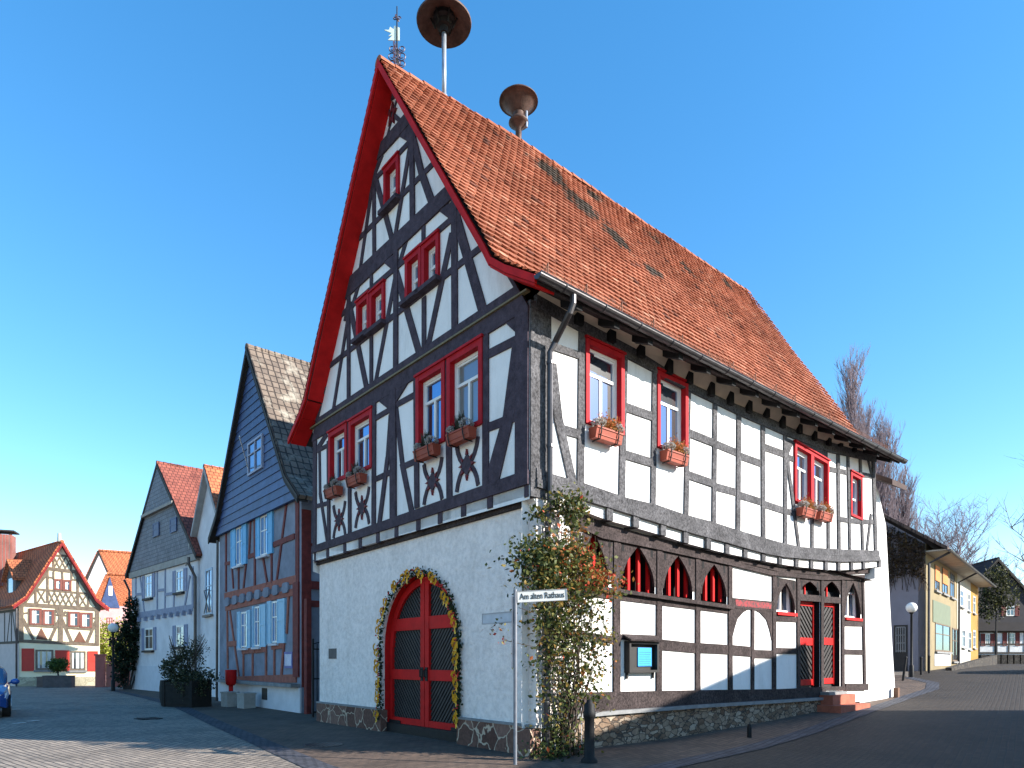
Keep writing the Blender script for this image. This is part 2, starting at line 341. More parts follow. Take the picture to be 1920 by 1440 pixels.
# ------------------------------------------------------------------ windows
def window(parent, fr, a0, a1, z0, z1, style='cross', casing=M_redl, cw=.085, depth=.12, proud=.045, lights=1, name='window', sashm=None, glassm=None, sill=None, shear=0, tilt=0):
    """casing > sash, pane.  The hole in the wall is (a0..a1, z0..z1)."""
    am = (a0+a1)/2
    class S(Fr):
        def P(s, a, z, o=0.0): return Fr.P(s, a, z+shear*(a-am), o)
    f = S(fr.o, fr.u); f.n = fr.n
    c = MB()
    c.box(f, a0-cw*.55, a0+cw*.45, z0-cw*.4, z1+cw*.55, -depth, proud)
    c.box(f, a1-cw*.45, a1+cw*.55, z0-cw*.4, z1+cw*.55, -depth, proud)
    c.box(f, a0+cw*.45, a1-cw*.45, z1-cw*.45, z1+cw*.55, -depth, proud-.004)
    c.box(f, a0+cw*.45, a1-cw*.45, z0-cw*.4, z0+cw*.35, -depth, proud-.004)
    c.box(f, a0-cw*.8, a1+cw*.8, z1+cw*.56, z1+cw*.95, 0, proud+.03)
    bw = .16 if lights == 2 else 0
    if lights == 2: c.box(f, am-bw/2, am+bw/2, z0+cw*.35, z1-cw*.45, -depth, proud-.008)
    w = c.build(name, casing, parent)
    spans = [(a0+cw*.45, a1-cw*.45)] if lights == 1 else [(a0+cw*.45, am-bw/2), (am+bw/2, a1-cw*.45)]
    for (b0, b1) in spans:
        s = MB(); y0, y1 = z0+cw*.35, z1-cw*.45; fw = .055 if style != 'small' else .06
        d1, d0 = -depth+.075, -depth+.02
        s.box(f, b0, b0+fw, y0, y1, d0, d1); s.box(f, b1-fw, b1, y0, y1, d0, d1)
        s.box(f, b0+fw, b1-fw, y1-fw, y1, d0, d1-.003); s.box(f, b0+fw, b1-fw, y0, y0+fw*1.2, d0, d1-.003)
        s.box(f, b0+fw*.9, b0+fw*1.6, y0+fw, y1-fw, d0, d1-.02); s.box(f, b1-fw*1.6, b1-fw*.9, y0+fw, y1-fw, d0, d1-.02)
        s.box(f, b0+fw*1.6, b1-fw*1.6, y1-fw*1.7, y1-fw*.9, d0, d1-.022)
        zt = y0+(y1-y0)*(.66 if style == 'cross' else .45)
        s.box(f, b0+fw, b1-fw, zt-.028, zt+.028, d0, d1-.008)
        if style == 'cross':
            bm_ = (b0+b1)/2; s.box(f, bm_-.03, bm_+.03, y0+fw, zt-.028, d0, d1-.010)
        s.build('sash', sashm or M_sash, w)
        g = MB(); e0 = d0+.005; g.prism([f.P(b0+.01, y0+.01, e0+tilt), f.P(b1-.01, y0+.01, e0), f.P(b1-.01, y1-.01, e0), f.P(b0+.01, y1-.01, e0+tilt)], f.n*-.012); g.build('pane', glassm or M_glass, w)
    if sill:
        k = MB(); k.box(f, a0-.12, a1+.12, z0-.13, z0-cw*.42, 0, .16); k.build('window_sill', sill, w)
    return w
def wall(mb, fr, A0, A1, Z0, Z1, holes, hps=None, o=0.0, rev=.2):
    xs = sorted({A0, A1}|{h[0] for h in holes}|{h[1] for h in holes}); zs = sorted({Z0, Z1}|{h[2] for h in holes}|{h[3] for h in holes})
    for x0, x1 in zip(xs, xs[1:]):
        for z0, z1 in zip(zs, zs[1:]):
            xm, zm = (x0+x1)/2, (z0+z1)/2
            if any(h[0] < xm < h[1] and h[2] < zm < h[3] for h in holes): continue
            q = [(x0, z0), (x1, z0), (x1, z1), (x0, z1)]
            if hps: q = clip(q, hps)
            if len(q) > 2: mb.face([fr.P(a, z, o) for a, z in q], .5)
    for (x0, x1, z0, z1) in holes:
        for (a, b), (c, d) in (((x0, z0), (x1, z0)), ((x1, z0), (x1, z1)), ((x1, z1), (x0, z1)), ((x0, z1), (x0, z0))):
            mb.face([fr.P(a, b, o), fr.P(c, d, o), fr.P(c, d, o-rev), fr.P(a, b, o-rev)], .5)

# ------------------------------------------------------------------ TOWN HALL
GF = Fr(P0, u2); SF = Fr(P0, r2)
LG = Fr(P0+r2*.15, u2); LS = Fr(P0-n2*.2, r2)
hall = thing('town_hall', 'tall white half-timbered town hall with steep orange tiled roof at the street corner', 'house', W3(7, 4.35, 0))
GH = [(-K, -1, ZR-.12+K*TM), (K, -1, ZR-.12-K*TM)]            # under the two steep roof slopes
def gq(*p): return [GF.pz(x, y) for x, y in p]
tb = MB()
def gb(x0, y0, x1, y1, w, o=.028, ext=.03, w2=None): tb.beam(GF, GF.pz(x0, y0), GF.pz(x1, y1), w, -.03, o, GH, w2, ext)
def gp(*pts, o=.022): tb.poly(GF, clip(gq(*pts), GH), -.03, o+tb.jit())
# horizontal members
gp((587, 1025), (993, 881), (993, 908), (587, 1038), o=.05)
gp((587, 792), (993, 522), (993, 543), (587, 803), o=.04)
gp((587, 806), (993, 547), (993, 580), (587, 829), o=.036)
gp((646, 531), (850, 340), (866, 358), (646, 565), o=.04)
gp((700, 288), (768, 207), (777, 226), (700, 312), o=.04)
gp((722, 190), (750, 166), (752, 176), (720, 201), o=.03)
# first storey
gb(592, 829, 591, 1030, .20, .034)
gb(600, 850, 601, 925, .12, .02); gb(601, 925, 614, 1012, .13, .02)
gb(594, 845, 613, 815, .16, .018); gb(597, 845, 616, 835, .11, .021); gb(592, 950, 618, 943, .11, .021)
gb(617, 829, 618, 1022, .15, .03)
gb(656.5, 790, 657, 1010, .15, .026); gb(703, 755, 702, 990, .16, .03)
gb(706, 784, 735, 767, .12, .021); gb(705, 899, 735, 885, .12, .021)
gb(738.5, 735, 739, 975, .25, .034)
gp((712, 753), (733, 738), (733, 770)); gp((744, 755), (744, 733), (768, 716))
gb(734, 780, 728, 865, .14, .024); gb(728, 860, 713, 980, .15, .024)
gb(744, 770, 756, 875, .15, .024); gb(755, 870, 773, 960, .17, .024)
gb(745, 759, 781, 739, .13, .021); gb(755, 876, 782, 864, .13, .021)
gb(781, 712, 783, 950, .17, .03)
gb(841, 675, 844, 935, .18, .026); gb(912, 622, 912, 908, .17, .03)
gb(916, 665, 975, 635, .16, .021); gb(916, 802, 975, 779, .16, .021)
gp((947, 604), (977, 586), (977, 632))
gp((962, 650), (986, 640), (986, 690), (934, 914), (908, 912), (945, 780))
gp((969, 565), (993, 550), (992, 905), (968, 905), o=.034)
# attic 1
gb(655, 550, 655, 756, .15, .03); gb(653, 600, 625, 775, .13, .022); gb(657, 572, 688, 725, .17, .024); gb(660, 580, 673, 536, .14, .018)
gb(648, 600, 655, 560, .12, .018)
gb(636, 595, 880, 384, .13, .019); gb(608, 695, 918, 453, .13, .019)
gb(697.5, 505, 697.5, 545, .11, .024); gb(697.5, 632, 697.5, 716, .13, .024)
gb(744, 470, 743.5, 698, .17, .03); gp((720, 492), (741, 478), (741, 510)); gb(749, 497, 764, 446, .15, .018)
gb(742, 520, 706, 712, .15, .022); gb(745, 515, 787, 662, .19, .024)
gb(795, 425, 795, 460, .13, .024); gb(796, 560, 796, 655, .15, .024)
gb(853, 370, 854, 622, .19, .03); gp((824, 396), (850, 378), (850, 416)); gb(848, 440, 804, 648, .17, .022); gb(857, 410, 908, 588, .22, .024)
gp((928, 470), (936, 490), (966, 541), (996, 522), (998, 505), o=.03)
q = [(W-a, z) for a, z in gq((928, 470), (936, 490), (966, 541), (996, 522), (998, 505))]; tb.poly(GF, q, -.03, .03)
# attic 2
gb(702.5, 300, 703, 484, .13, .03); gb(701, 335, 676, 508, .12, .022); gb(704, 330, 737, 452, .15, .024)
gb(702, 330, 717, 292, .14, .018); gb(700, 330, 697, 350, .1, .018)
gb(688, 354, 768, 268, .12, .019); gb(663, 459, 824, 297, .12, .019); gb(772, 259, 792, 242, .12, .019)
gb(773.5, 225, 775, 412, .17, .03); gp((748, 256), (772, 232), (772, 270)); gb(770, 275, 742, 445, .13, .022); gb(775, 255, 793, 330, .17, .024); gb(793, 328, 812, 382, .18, .024)
# tip
gb(747, 180, 737, 215, .07, .02); gb(738, 215, 727, 255, .07, .02); gb(737, 214, 756, 232, .09, .021); gb(737, 216, 722, 205, .1, .021)
# joists between the infill blocks under the first storey
J = [591, 615, 647, 676, 709, 744, 785, 826, 870, 919.5, 988]
def yb(x): return 1038+(908-1038)*(x-587)/(993-587)
def y2(x): return 1053+(929-1053)*(x-587)/(988-587)
for i, x in enumerate(J):
    a, zt = GF.pz(x, yb(x)); zb = GF.pz(x, y2(x))[1]
    w = .075 if 0 < i < len(J)-1 else .05
    tb.box(GF, max(a-w, 0), min(a+w, W), zb-.03, zt+.02, -.16, .012+tb.jit())
tb.build('timber_frame', M_paint, hall)
M_flame = M('flame_red', (.14, .012, .016), .6)
def orn(cx, cy, hw, hh):
    ot = MB(); orr = MB(); a, z = GF.pz(cx, cy)
    for sx in (-1, 1):
        for sz in (-1, 1):
            p = [(a+sx*hw*(.12+.88*math.sin(k*.33)), z+sz*hh*(.02+.98*(1-math.cos(k*.33))**.8)) for k in range(5)]
            for q0, q1 in zip(p, p[1:]): ot.beam(GF, q0, q1, .095, -.03, .02, None, None, .012)
    ot.poly(GF, [(a-hw*.52, z), (a, z+hh*.4), (a+hw*.52, z), (a, z-hh*.4)], -.03, .034)
    for dx, dz in ((-.55, 0), (.55, 0), (0, .42), (0, -.42), (-.4, .22), (.4, .22), (-.4, -.22), (.4, -.22)):
        x, y = a+dx*hw, z+dz*hh; ux, uz = dx*hw, dz*hh; l = math.hypot(ux, uz); ux, uz = ux/l*.07, uz/l*.07
        orr.poly(GF, [(x-uz*.45-ux*.5, y+ux*.45-uz*.5), (x+ux, y+uz), (x+uz*.45-ux*.5, y-ux*.45-uz*.5)], -.03, .042+orr.jit())
    orr.build('carved_flames', M_flame, ot.build('carved_cross', M_paint, hall))
for c in ((637, 975, .33, .50), (680, 952, .34, .52), (812.5, 903, .33, .50), (877, 872, .34, .54)): orn(*c)
ot = MB(); orr = MB()
a, z = GF.pz(737, 216)
for k in range(5):
    th = k*1.256+.5; orr.poly(GF, [(a+math.cos(th)*.19, z+math.sin(th)*.27), (a+math.cos(th+.9)*.09, z+math.sin(th+.9)*.1), (a+math.cos(th-.9)*.09, z+math.sin(th-.9)*.1)], -.03, .045+orr.jit())
orr.build('carved_star', M_flame, hall)
md = MB(); md.poly(GF, gq((586, 803), (993, 543), (993, 546.5), (586, 806)), -.02, .075); md.build('storey_moulding', M('ochre_moulding', (.16, .13, .07), .7, .3, 20), hall)
# gable windows
gwin = [(619.5, 652, 806, 901, 'cross'), (658, 699, 782, 884, 'cross'), (785, 835, 697, 836, 'cross'), (843.5, 905, 658, 806, 'cross'),
        (672, 694, 562, 628, 'small'), (697, 722, 543, 611, 'small'), (764, 791, 479, 555, 'small'), (795.5, 824, 453, 531, 'small'), (723.5, 749, 308, 382, 'small')]
gh = []
for (x0, x1, yt, yb_, st) in gwin:
    r = GF.rect(x0+1.2, x1-1.2, yt+2, yb_-1); gh.append(r)
    window(hall, GF, *r, glassm=glass('curtained_glass', (.16, .175, .16), .05) if x0 == 843.5 else None, style=st, cw=.115 if st == 'cross' else .10, depth=.14, proud=.055, sill=M_paint if st == 'small' else None)
wl = MB()
zb0 = GF.pz(700, 1010)[1]
wall(wl, GF, 0, W, zb0-.1, ZR, gh, GH+[])
# block infill under the first storey
for i in range(len(J)-1):
    x0, x1 = J[i], J[i+1]; a0 = GF.pz(x0, yb(x0))[0]; a1 = GF.pz(x1, yb(x1))[0]
    zt = GF.pz((x0+x1)/2, yb((x0+x1)/2))[1]; z2 = GF.pz((x0+x1)/2, y2((x0+x1)/2))[1]
    wl.box(GF, min(a0, a1)+.02, max(a0, a1)-.02, z2, zt+.05, -.16, 0)
# side upper wall
SU = [(1003, 553), (1090, 603), (1187, 655), (1280, 714), (1356, 750), (1427, 779), (1506, 815), (1593, 841), (1641, 853)]
SD = [(1003, 576), (1085, 622), (1167, 669), (1221, 697), (1294, 736), (1379, 777), (1466, 815), (1550, 848), (1641, 867)]
swin = [(1098, 1165, 655, 803, 1, 'cross', 0), (1231.5, 1285, 711, 846, 1, 'cross', 0), (1488.5, 1551, 850, 952, 2, 'cross', -.07), (1593, 1614, 892, 970, 1, 'small', -.05)]
sh = []
for (x0, x1, yt, yb_, li, st, shr) in swin:
    r = SF.rect(x0+1, x1-1, yt+1, yb_-1); sh.append((r[0], r[1], r[2]-abs(shr)*.6, r[3]+abs(shr)*.6))
    window(hall, SF, *r, style=st, cw=.092, depth=.14, proud=.055, lights=li, shear=shr, tilt=.04 if li == 1 else .02)
wall(wl, SF, 0, L, 4.55, 7.6, sh)
# far gable, back wall
wl.face([W3(L, 0, 4.1), W3(L, W, 4.1), W3(L, W, 7.7), W3(L, TM, ZR-.15), W3(L, 0, 7.7)]); wl.face([W3(L, .5, 0), W3(L, W, 0), W3(L, W, 4.1), W3(L, .5, 4.1)])
wl.face([W3(0, W, 4.0), W3(L, W, 0), W3(L, W, 8.0), W3(0, W, 8.0)])
wl.face([W3(.15, W-.1, 0), W3(L, W-.1, 0), W3(L, W-.1, 4.3), W3(.15, W-.1, 4.3)])
# side: blocks between joists
ST = [(1003, 878), (1030, 889), (1093, 907), (1172, 934), (1228, 947), (1280, 965), (1333, 979), (1379, 994), (1427, 1008), (1466, 1019), (1500, 1026), (1570, 1030), (1646, 1033)]
SB = [(1003, 914), (1035, 924), (1091, 939), (1145, 955), (1232, 982), (1278, 996), (1332, 1011), (1366, 1020), (1393, 1028), (1434, 1039), (1466, 1045), (1500, 1048), (1574, 1054), (1620, 1053), (1648, 1052)]
BB = [(1003, 938), (1035, 944), (1091, 956), (1141, 975), (1190, 988), (1241, 1003), (1284, 1017), (1326, 1028), (1363, 1037), (1397, 1044), (1431, 1051), (1462, 1057), (1493, 1062), (1521, 1065), (1548, 1068), (1572, 1069), (1596, 1068), (1619, 1066), (1649, 1062)]
def lerp(pl, x):
    for (a, b), (c, d) in zip(pl, pl[1:]):
        if x <= c: return b+(d-b)*(x-a)/(c-a)
    return pl[-1][1]
JS = [1003, 1040, 1090, 1141, 1190, 1241, 1284, 1326, 1363, 1397, 1431, 1462, 1493, 1521, 1548, 1572, 1596, 1619, 1648]
for x0, x1 in zip(JS, JS[1:]):
    q = [SF.pz(x0, lerp(SB, x0)-3), SF.pz(x1, lerp(SB, x1)-3), SF.pz(x1, lerp(BB, x1)), SF.pz(x0, lerp(BB, x0))]
    wl.poly(SF, q, -.22, -.02)
wl.build('upper_wall', M_white, hall)
sb = MB()
def s_(x, y): return SF.pz(x, y)
def sbm(x0, y0, x1, y1, w, o=.022, w2=None): sb.beam(SF, s_(x0, y0), s_(x1, y1), w, -.03, o, None, w2, .03)
def strip(mb, fr, top, bot, o0, o1): mb.poly(fr, [fr.pz(x, y) for x, y in top]+[fr.pz(x, y) for x, y in bot[::-1]], o0, o1)
def mid(pl, ql, k): return [(x, y+(lerp(ql, x)-y)*k) for x, y in pl]
strip(sb, SF, SU, SD, -.03, .05)
M1 = mid(ST, SB, .55); strip(sb, SF, ST, mid(ST, SB, .53), -.03, .05); strip(sb, SF, M1, SB, -.03, .065)
strip(sb, SF, [(1487, 826), (1550, 845)], [(1487, 837), (1550, 863)], -.03, .03)
sb.box(SF, .002, .47, 4.35, 7.62, -.05, .03)
for x, xb, yt, yb_, w in ((1090.5, 1087, 620, 908, .17), (1169.5, 1164.5, 668, 935, .17), (1226.5, 1223, 695, 948, .15), (1289.5, 1285, 730, 968, .15), (1339.5, 1337, 754, 982, .15),
                          (1384, 1382.5, 775, 998, .17), (1429, 1430, 795, 1012, .17), (1471, 1471, 812, 1024, .16), (1521.5, 1521.5, 960, 1030, .14), (1551.5, 1552, 950, 1032, .14),
                          (1570, 1572, 848, 1034, .17), (1588.5, 1592.5, 855, 1034, .14), (1611.5, 1616.5, 860, 1036, .14), (1636, 1641, 860, 1036, .20)):
    sbm(x, yt, xb, yb_, w, .03)
sbm(1034, 685, 1046, 790, .20); sbm(1046, 788, 1071, 900, .20)
sbm(1030, 648, 1088, 668, .13, .018); sbm(1052, 805, 1086, 815, .16, .018)
for l in ((1170, 763, 1224, 782), (1168, 852, 1221, 868), (1290, 812, 1338, 831), (1287, 890, 1336, 907), (1340, 832, 1383, 850), (1338, 912, 1382, 924), (1386, 855, 1428, 870),
          (1384, 928, 1429, 942), (1431, 838, 1470, 852), (1431, 945, 1470, 958), (1473, 856, 1489, 862), (1472, 958, 1490, 963), (1550, 879, 1592, 887), (1590, 886, 1638, 894), (1570, 973, 1614, 979), (1613, 978, 1642, 979)):
    sbm(*l, .17 if l[0] < 1470 else .14, .018)
sbm(1474, 832, 1478, 885, .13); sbm(1478, 884, 1497, 1028, .13); sbm(1632, 966, 1624, 1035, .12); sbm(1627, 864, 1634, 893, .1)
sb.poly(SF, [s_(1468, 818), s_(1488, 828), s_(1474, 862)], -.03, .017)
for i, x in enumerate(JS[1:]):
    w = .085; a, zt = s_(x, lerp(SB, x)-2); zb_ = s_(x, lerp(BB, x)+1.5)[1]
    sb.box(SF, a-w, a+w, zb_, zt, -.25, .02+sb.jit()*2)
sb.build('timber_frame', M_wood, hall)
# eave cove, joist ends and rafters
ev = MB(); q = [SF.pz(x, y) for x, y in SU]
for (a0, z0), (a1, z1) in zip(q, q[1:]): ev.face([SF.P(a0, z0-.02, .005), SF.P(a1, z1-.02, .005), SF.P(a1, max(7.72, z1+.04), .20), SF.P(a0, max(7.72, z0+.04), .20)])
ev.build('eave_cove', M_beige, hall, recalc=False)
for i, (x, y) in enumerate(((1079, 593), (1140, 626), (1195, 655), (1248, 687), (1286, 705), (1327, 729), (1363, 746), (1398, 761), (1431, 770), (1461, 790), (1493, 801), (1521, 814), (1548, 824), (1570, 827), (1596, 837), (1618, 841))):
    a, z = s_(x, y); h = .13; w = .085
    az = [(a-w, z-h-.05), (a+w, z-h-.05), (a+w, z+h*.6), (a+w*.55, z+h), (a-w*.55, z+h), (a-w, z+h*.6)] if i % 3 != 1 else [(a-w, z-h-.05), (a+w, z-h-.05), (a+w, z+h), (a-w, z+h)]
    je = MB(); je.poly(SF, az, -.1, .13); je.build('joist_end', M_black, hall)
# --- lower gable wall: rough cast with the arched doorway
lw = MB()
ZJ = LG.pz(700, 1012)[1]
DX0, DX1 = LG.pz(862, 1250)[0], LG.pz(717, 1250)[0]
dm, dr = (DX0+DX1)/2, (DX1-DX0)/2
ztop = LG.pz(787, 1076)[1]; zspr = ztop-dr
zjl = 4.35
# wall pieces round the arch
A1 = W-.08
lw.face([LG.P(0, 0), LG.P(DX0, 0), LG.P(DX0, zjl), LG.P(0, zjl)]); lw.face([LG.P(DX1, 0), LG.P(A1, 0), LG.P(A1, zjl), LG.P(DX1, zjl)])
arc = [(dm+dr*math.cos(t), zspr+dr*math.sin(t)) for t in [math.pi*k/20 for k in range(21)]]
for p, q in zip(arc, arc[1:]): lw.face([LG.P(*p), LG.P(*q), LG.P(q[0], zjl), LG.P(p[0], zjl)])
prof = [(DX1, 0)]+arc+[(DX0, 0)]
dfm = MB()
for p, q in zip(prof, prof[1:]):
    lw.face([LG.P(*p), LG.P(*q), LG.P(q[0], q[1], -.06), LG.P(p[0], p[1], -.06)]); dfm.face([LG.P(p[0], p[1], -.06), LG.P(q[0], q[1], -.06), LG.P(q[0], q[1], -.3), LG.P(p[0], p[1], -.3)])
dfm.build('door_frame', M_red, hall, recalc=False)
lw.face([LG.P(0, 0), LG.P(0, zjl), LG.P(0, zjl, -.55), LG.P(0, 0, -.55)])     # pier return on the side street
lw.build('rough_cast_wall', M_rough, hall, recalc=False)
bs_ = MB(); bs_.poly(LG, [LG.pz(594, 1054), LG.pz(989, 928), LG.pz(989, 950), LG.pz(594, 1061)], -.05, .06); bs_.build('jetty_beam', M_woodb, hall)
# door: two leaves
for sgn in (1, -1):
    rl = MB(); bd = MB(); o0, o1 = -.24, -.17
    e0, e1 = (dm+.012, DX1-.02) if sgn > 0 else (DX0+.02, dm-.012)
    inner, outer = (e0, e1) if sgn > 0 else (e1, e0)
    def ar(a, rr): return zspr+math.sqrt(max(0, rr*rr-(a-dm)**2))
    fw = .15; zb_ = .2
    xs = [e0+(e1-e0)*k/10 for k in range(11)]
    bd.poly(LG, [(e0, zb_), (e1, zb_)]+[(x, ar(x, dr-.03)) for x in xs[::-1]], o0-.03, o0)
    sl = 1.15 if sgn > 0 else -1.15      # diagonal boards: raised ribs
    for k in range(-14, 40):
        z0 = k*.125; pa, pb = (e0, z0), (e1, z0+sl*(e1-e0))
        cl = clip([(pa[0], pa[1]-.035), (pb[0], pb[1]-.035), (pb[0], pb[1]+.035), (pa[0], pa[1]+.035)], [(0, 1, -zb_-.1)]+[(-math.cos(t_), -math.sin(t_), dr-.06+math.cos(t_)*dm+math.sin(t_)*zspr) for t_ in [math.pi*q_/14 for q_ in range(1, 14)]])
        if len(cl) > 2: bd.poly(LG, cl, o0, o0+.022+bd.jit()*.3)
    zt = [.2, .62, 1.52, 1.74, 2.42, 2.6]
    zt = [LG.pz(787, 1372)[1], LG.pz(787, 1352)[1], LG.pz(787, 1276)[1], LG.pz(787, 1256)[1], LG.pz(787, 1179)[1], LG.pz(787, 1155)[1]]
    rl.box(LG, e0, e1, zt[0]-.02, zt[1], o0, o1); rl.box(LG, e0, e1, zt[2], zt[3], o0, o1-.004); rl.box(LG, e0, e1, zt[4], zt[5], o0, o1-.004)
    ii = inner+sgn*fw; rl.poly(LG, [(inner, zb_), (ii, zb_), (ii, ar(ii, dr-.03)), (inner, ar(inner, dr-.03))], o0, o1+.006)
    oo = outer-sgn*fw*.9; rl.poly(LG, [(outer, zb_), (oo, zb_), (oo, ar(oo, dr-.03)), (outer, zspr+.1)], o0, o1+.003)
    n = 12; aa = [math.pi*.5*k/n for k in range(n+1)]
    ou = [(dm+sgn*(dr-.03)*math.cos(t), zspr+(dr-.03)*math.sin(t)) for t in aa]; inn = [(dm+sgn*(dr-.19)*math.cos(t), zspr+(dr-.19)*math.sin(t)) for t in aa]
    for i in range(n): rl.poly(LG, [ou[i], ou[i+1], inn[i+1], inn[i]], o0, o1+.001)
    leaf = rl.build('door_leaf', M_red, hall); bd.build('door_boards', M_door, leaf)
    h = MB(); ha = inner+sgn*.075; hz = LG.pz(787, 1262)[1]
    h.box(LG, ha-.045, ha+.045, hz-.17, hz+.12, o1, o1+.025); h.tube([LG.P(ha, hz+.07, o1+.02), LG.P(ha, hz+.06, o1+.07), LG.P(ha, hz-.08, o1+.07), LG.P(ha, hz-.09, o1+.02)], .014, 6)
    h.build('door_handle', M_iron, leaf)
    h = MB(); h.box(LG, outer-sgn*.02, outer-sgn*.5, zt[1]-.14, zt[1]-.07, o1, o1+.02); h.build('hinge', M_iron, leaf)
th = MB(); th.box(LG, DX0+.01, DX1-.01, 0, .21, -.26, -.08); th.build('door_sill', M_iron, hall)
vb = MB(); r = LG.rect(617, 631, 1216, 1235); vb.box(LG, *r, -.02, .015); vb.build('wall_vent', M('vent_grey', (.10, .09, .085), .8), hall)
# plinth of the gable
pl = MB()
zp = lambda x: LG.pz(x, 1331+(1384-1331)*(x-592)/(1000-592))[1]
for (x0, x1) in ((592, 719), (862, 990)):
    a0, a1 = LG.pz(x1, 1380)[0], LG.pz(x0, 1340)[0]
    pl = MB(); pl.box(LG, max(a0, -.05), a1 if x0 > 600 else A1+.04, -.1, .49, -.1, .07); pl.build('plinth', M_crazy, hall)
pl = MB(); pl.box(LS, -.02, .62, -.1, .47, -.1, .24)
pl.build('plinth', M_crazy, hall)
lp = MB(); lp.box(LG, -.06, DX0-.02, .49, .53, -.05, .085); lp.box(LG, DX1+.02, A1+.05, .49, .53, -.05, .085); lp.build('plinth_ledge', M_ledge, hall)
# --- side lower storey
lt = MB()
def l_(x, y): return LS.pz(x, y)
def lb(x0, y0, x1, y1, w, o=.022, w2=None): lt.beam(LS, l_(x0, y0), l_(x1, y1), w, -.04, o, None, w2, .03)
strip(lt, LS, [(1060, 967), (1124, 996), (1220, 1019), (1280, 1034), (1372, 1053), (1443, 1071), (1538, 1081), (1617, 1078)], [(1060, 980), (1124, 1010), (1220, 1029), (1280, 1042), (1372, 1062), (1443, 1079), (1538, 1088), (1617, 1087)], -.04, .07)
strip(lt, LS, [(1060, 967-14), (1141, 985), (1241, 1012), (1326, 1034), (1397, 1050), (1462, 1063), (1548, 1072), (1637, 1066)], [(1060, 970), (1141, 1001), (1241, 1025), (1326, 1044), (1397, 1058), (1462, 1073), (1548, 1080), (1637, 1074)], -.1, .05)
arch = [(1086, 1139, 999, 1100), (1165, 1226, 1024, 1109), (1244, 1297, 1042, 1117), (1315, 1361, 1058, 1126)]
posts = [(1155, 1155, 1010, 1297, .19), (1235, 1234, 1030, 1297, .17), (1307, 1307, 1046, 1297, .17), (1367.5, 1368, 1058, 1297, .16), (1410, 1409.5, 1143, 1297, .12), (1450, 1450, 1078, 1297, .16), (1495, 1496, 1086, 1292, .15), (1540, 1540, 1086, 1290, .16), (1578.5, 1579, 1086, 1290, .18), (1616.5, 1620, 1084, 1288, .15)]
for x, xb, yt, yb_, w in posts: lb(x, yt, xb, yb_, w, .035)
lb(1078, 990, 1078, 1100, .2, .03)
strip(lt, LS, [(1060, 1094), (1367, 1140)], [(1060, 1113), (1367, 1151)], -.04, .025)      # rail below the arches
for l, w in (((1060, 1187, 1150, 1200), .14), ((1160, 1194, 1230, 1200), .1), ((1240, 1209, 1302, 1215), .22), ((1312, 1215, 1365, 1218), .22), ((1372, 1219, 1408, 1222), .24), ((1412, 1226, 1448, 1227), .2), ((1454, 1220, 1494, 1221), .15), ((1582, 1222, 1618, 1223), .15), ((1455, 1160, 1494, 1162), .13), ((1583, 1169, 1616, 1170), .15), ((1498, 1120, 1541, 1123), .17), ((1540, 1124, 1579, 1126), .17)):
    lb(*l, w, .018)
strip(lt, LS, [(1040, 1300), (1140, 1297), (1300, 1294), (1460, 1292), (1545, 1288)], [(1040, 1342), (1140, 1333), (1300, 1322), (1460, 1312), (1545, 1306)], -.06, .06)
lb(1583, 1288, 1624, 1288, .2, .06); lb(1536, 1291, 1585, 1290, .1, .05)
# spandrels of the pointed arches
def spandrel(x0, x1, ya, yb_, ytop, lo, hi, d=.0):
    aL, aR = l_(x0, yb_)[0], l_(x1, yb_)[0]; am = (aL+aR)/2; zt = l_((x0+x1)/2, ytop)[1]; za = l_((x0+x1)/2, ya)[1]; z0 = l_((x0+x1)/2, yb_)[1]
    hw = (aR-aL)/2; c = []
    for k in range(9):
        t = k/8; c.append((hw*(1-t**1.9), z0+(za-z0)*(.15+.85*t)))
    for sg in (-1, 1):
        ed = am+sg*(hw+.13)
        for p, q in zip(c, c[1:]):
            lt.poly(LS, [(am+sg*p[0], p[1]), (am+sg*q[0], q[1]), (ed, q[1]), (ed, p[1])], -.04, .014)
        lt.poly(LS, [(am, za), (ed, za), (ed, zt), (am, zt)], -.04, .014)
    return aL, aR, z0, zt, am
opens = []
for (x0, x1, ya, yb_) in arch:
    bars = MB()
    aL, aR, z0, zt, am = spandrel(x0, x1, ya, yb_, ya-10, 0, 0)
    opens.append((aL-.03, aR+.03, z0-.14, zt+.05))
    for k in (-.36, -.12, .12, .36):
        x = am+k*(aR-aL)*1.3; bars.box(LS, x-.035, x+.035, z0, zt, -.16, -.10)
    bars.build('arch_bars', M_red, hall)
for (x0, x1, ya, yb_) in ((1456, 1490, 1093, 1150), (1584.5, 1613, 1092, 1160)):
    aL, aR, z0, zt, am = spandrel(x0, x1, ya, yb_, ya-6, 0, 0); opens.append((aL-.02, aR+.02, z0-.1, zt+.02))
    w = MB(); w.box(LS, aL-.02, aL+.06, z0+.03, zt, -.20, -.13); w.box(LS, aR-.06, aR+.02, z0+.03, zt, -.20, -.13); w.box(LS, aL+.06, aR-.06, z0+.03, z0+.09, -.2, -.135); w.box(LS, (aL+aR)/2-.03, (aL+aR)/2+.03, z0+.09, zt, -.2, -.14)
    w.box(LS, aL+.06, aR-.06, z0+.75, z0+.8, -.2, -.142)
    w = w.build('window', M_sash, hall)
    g = MB(); g.box(LS, aL, aR, z0+.03, zt, -.23, -.205); g.build('pane', M_glassd, w)
    g = MB(); g.box(LS, aL-.03, aR+.04, z0-.06, z0+.02, -.12, .06); g.build('window_sill', M_red, w)
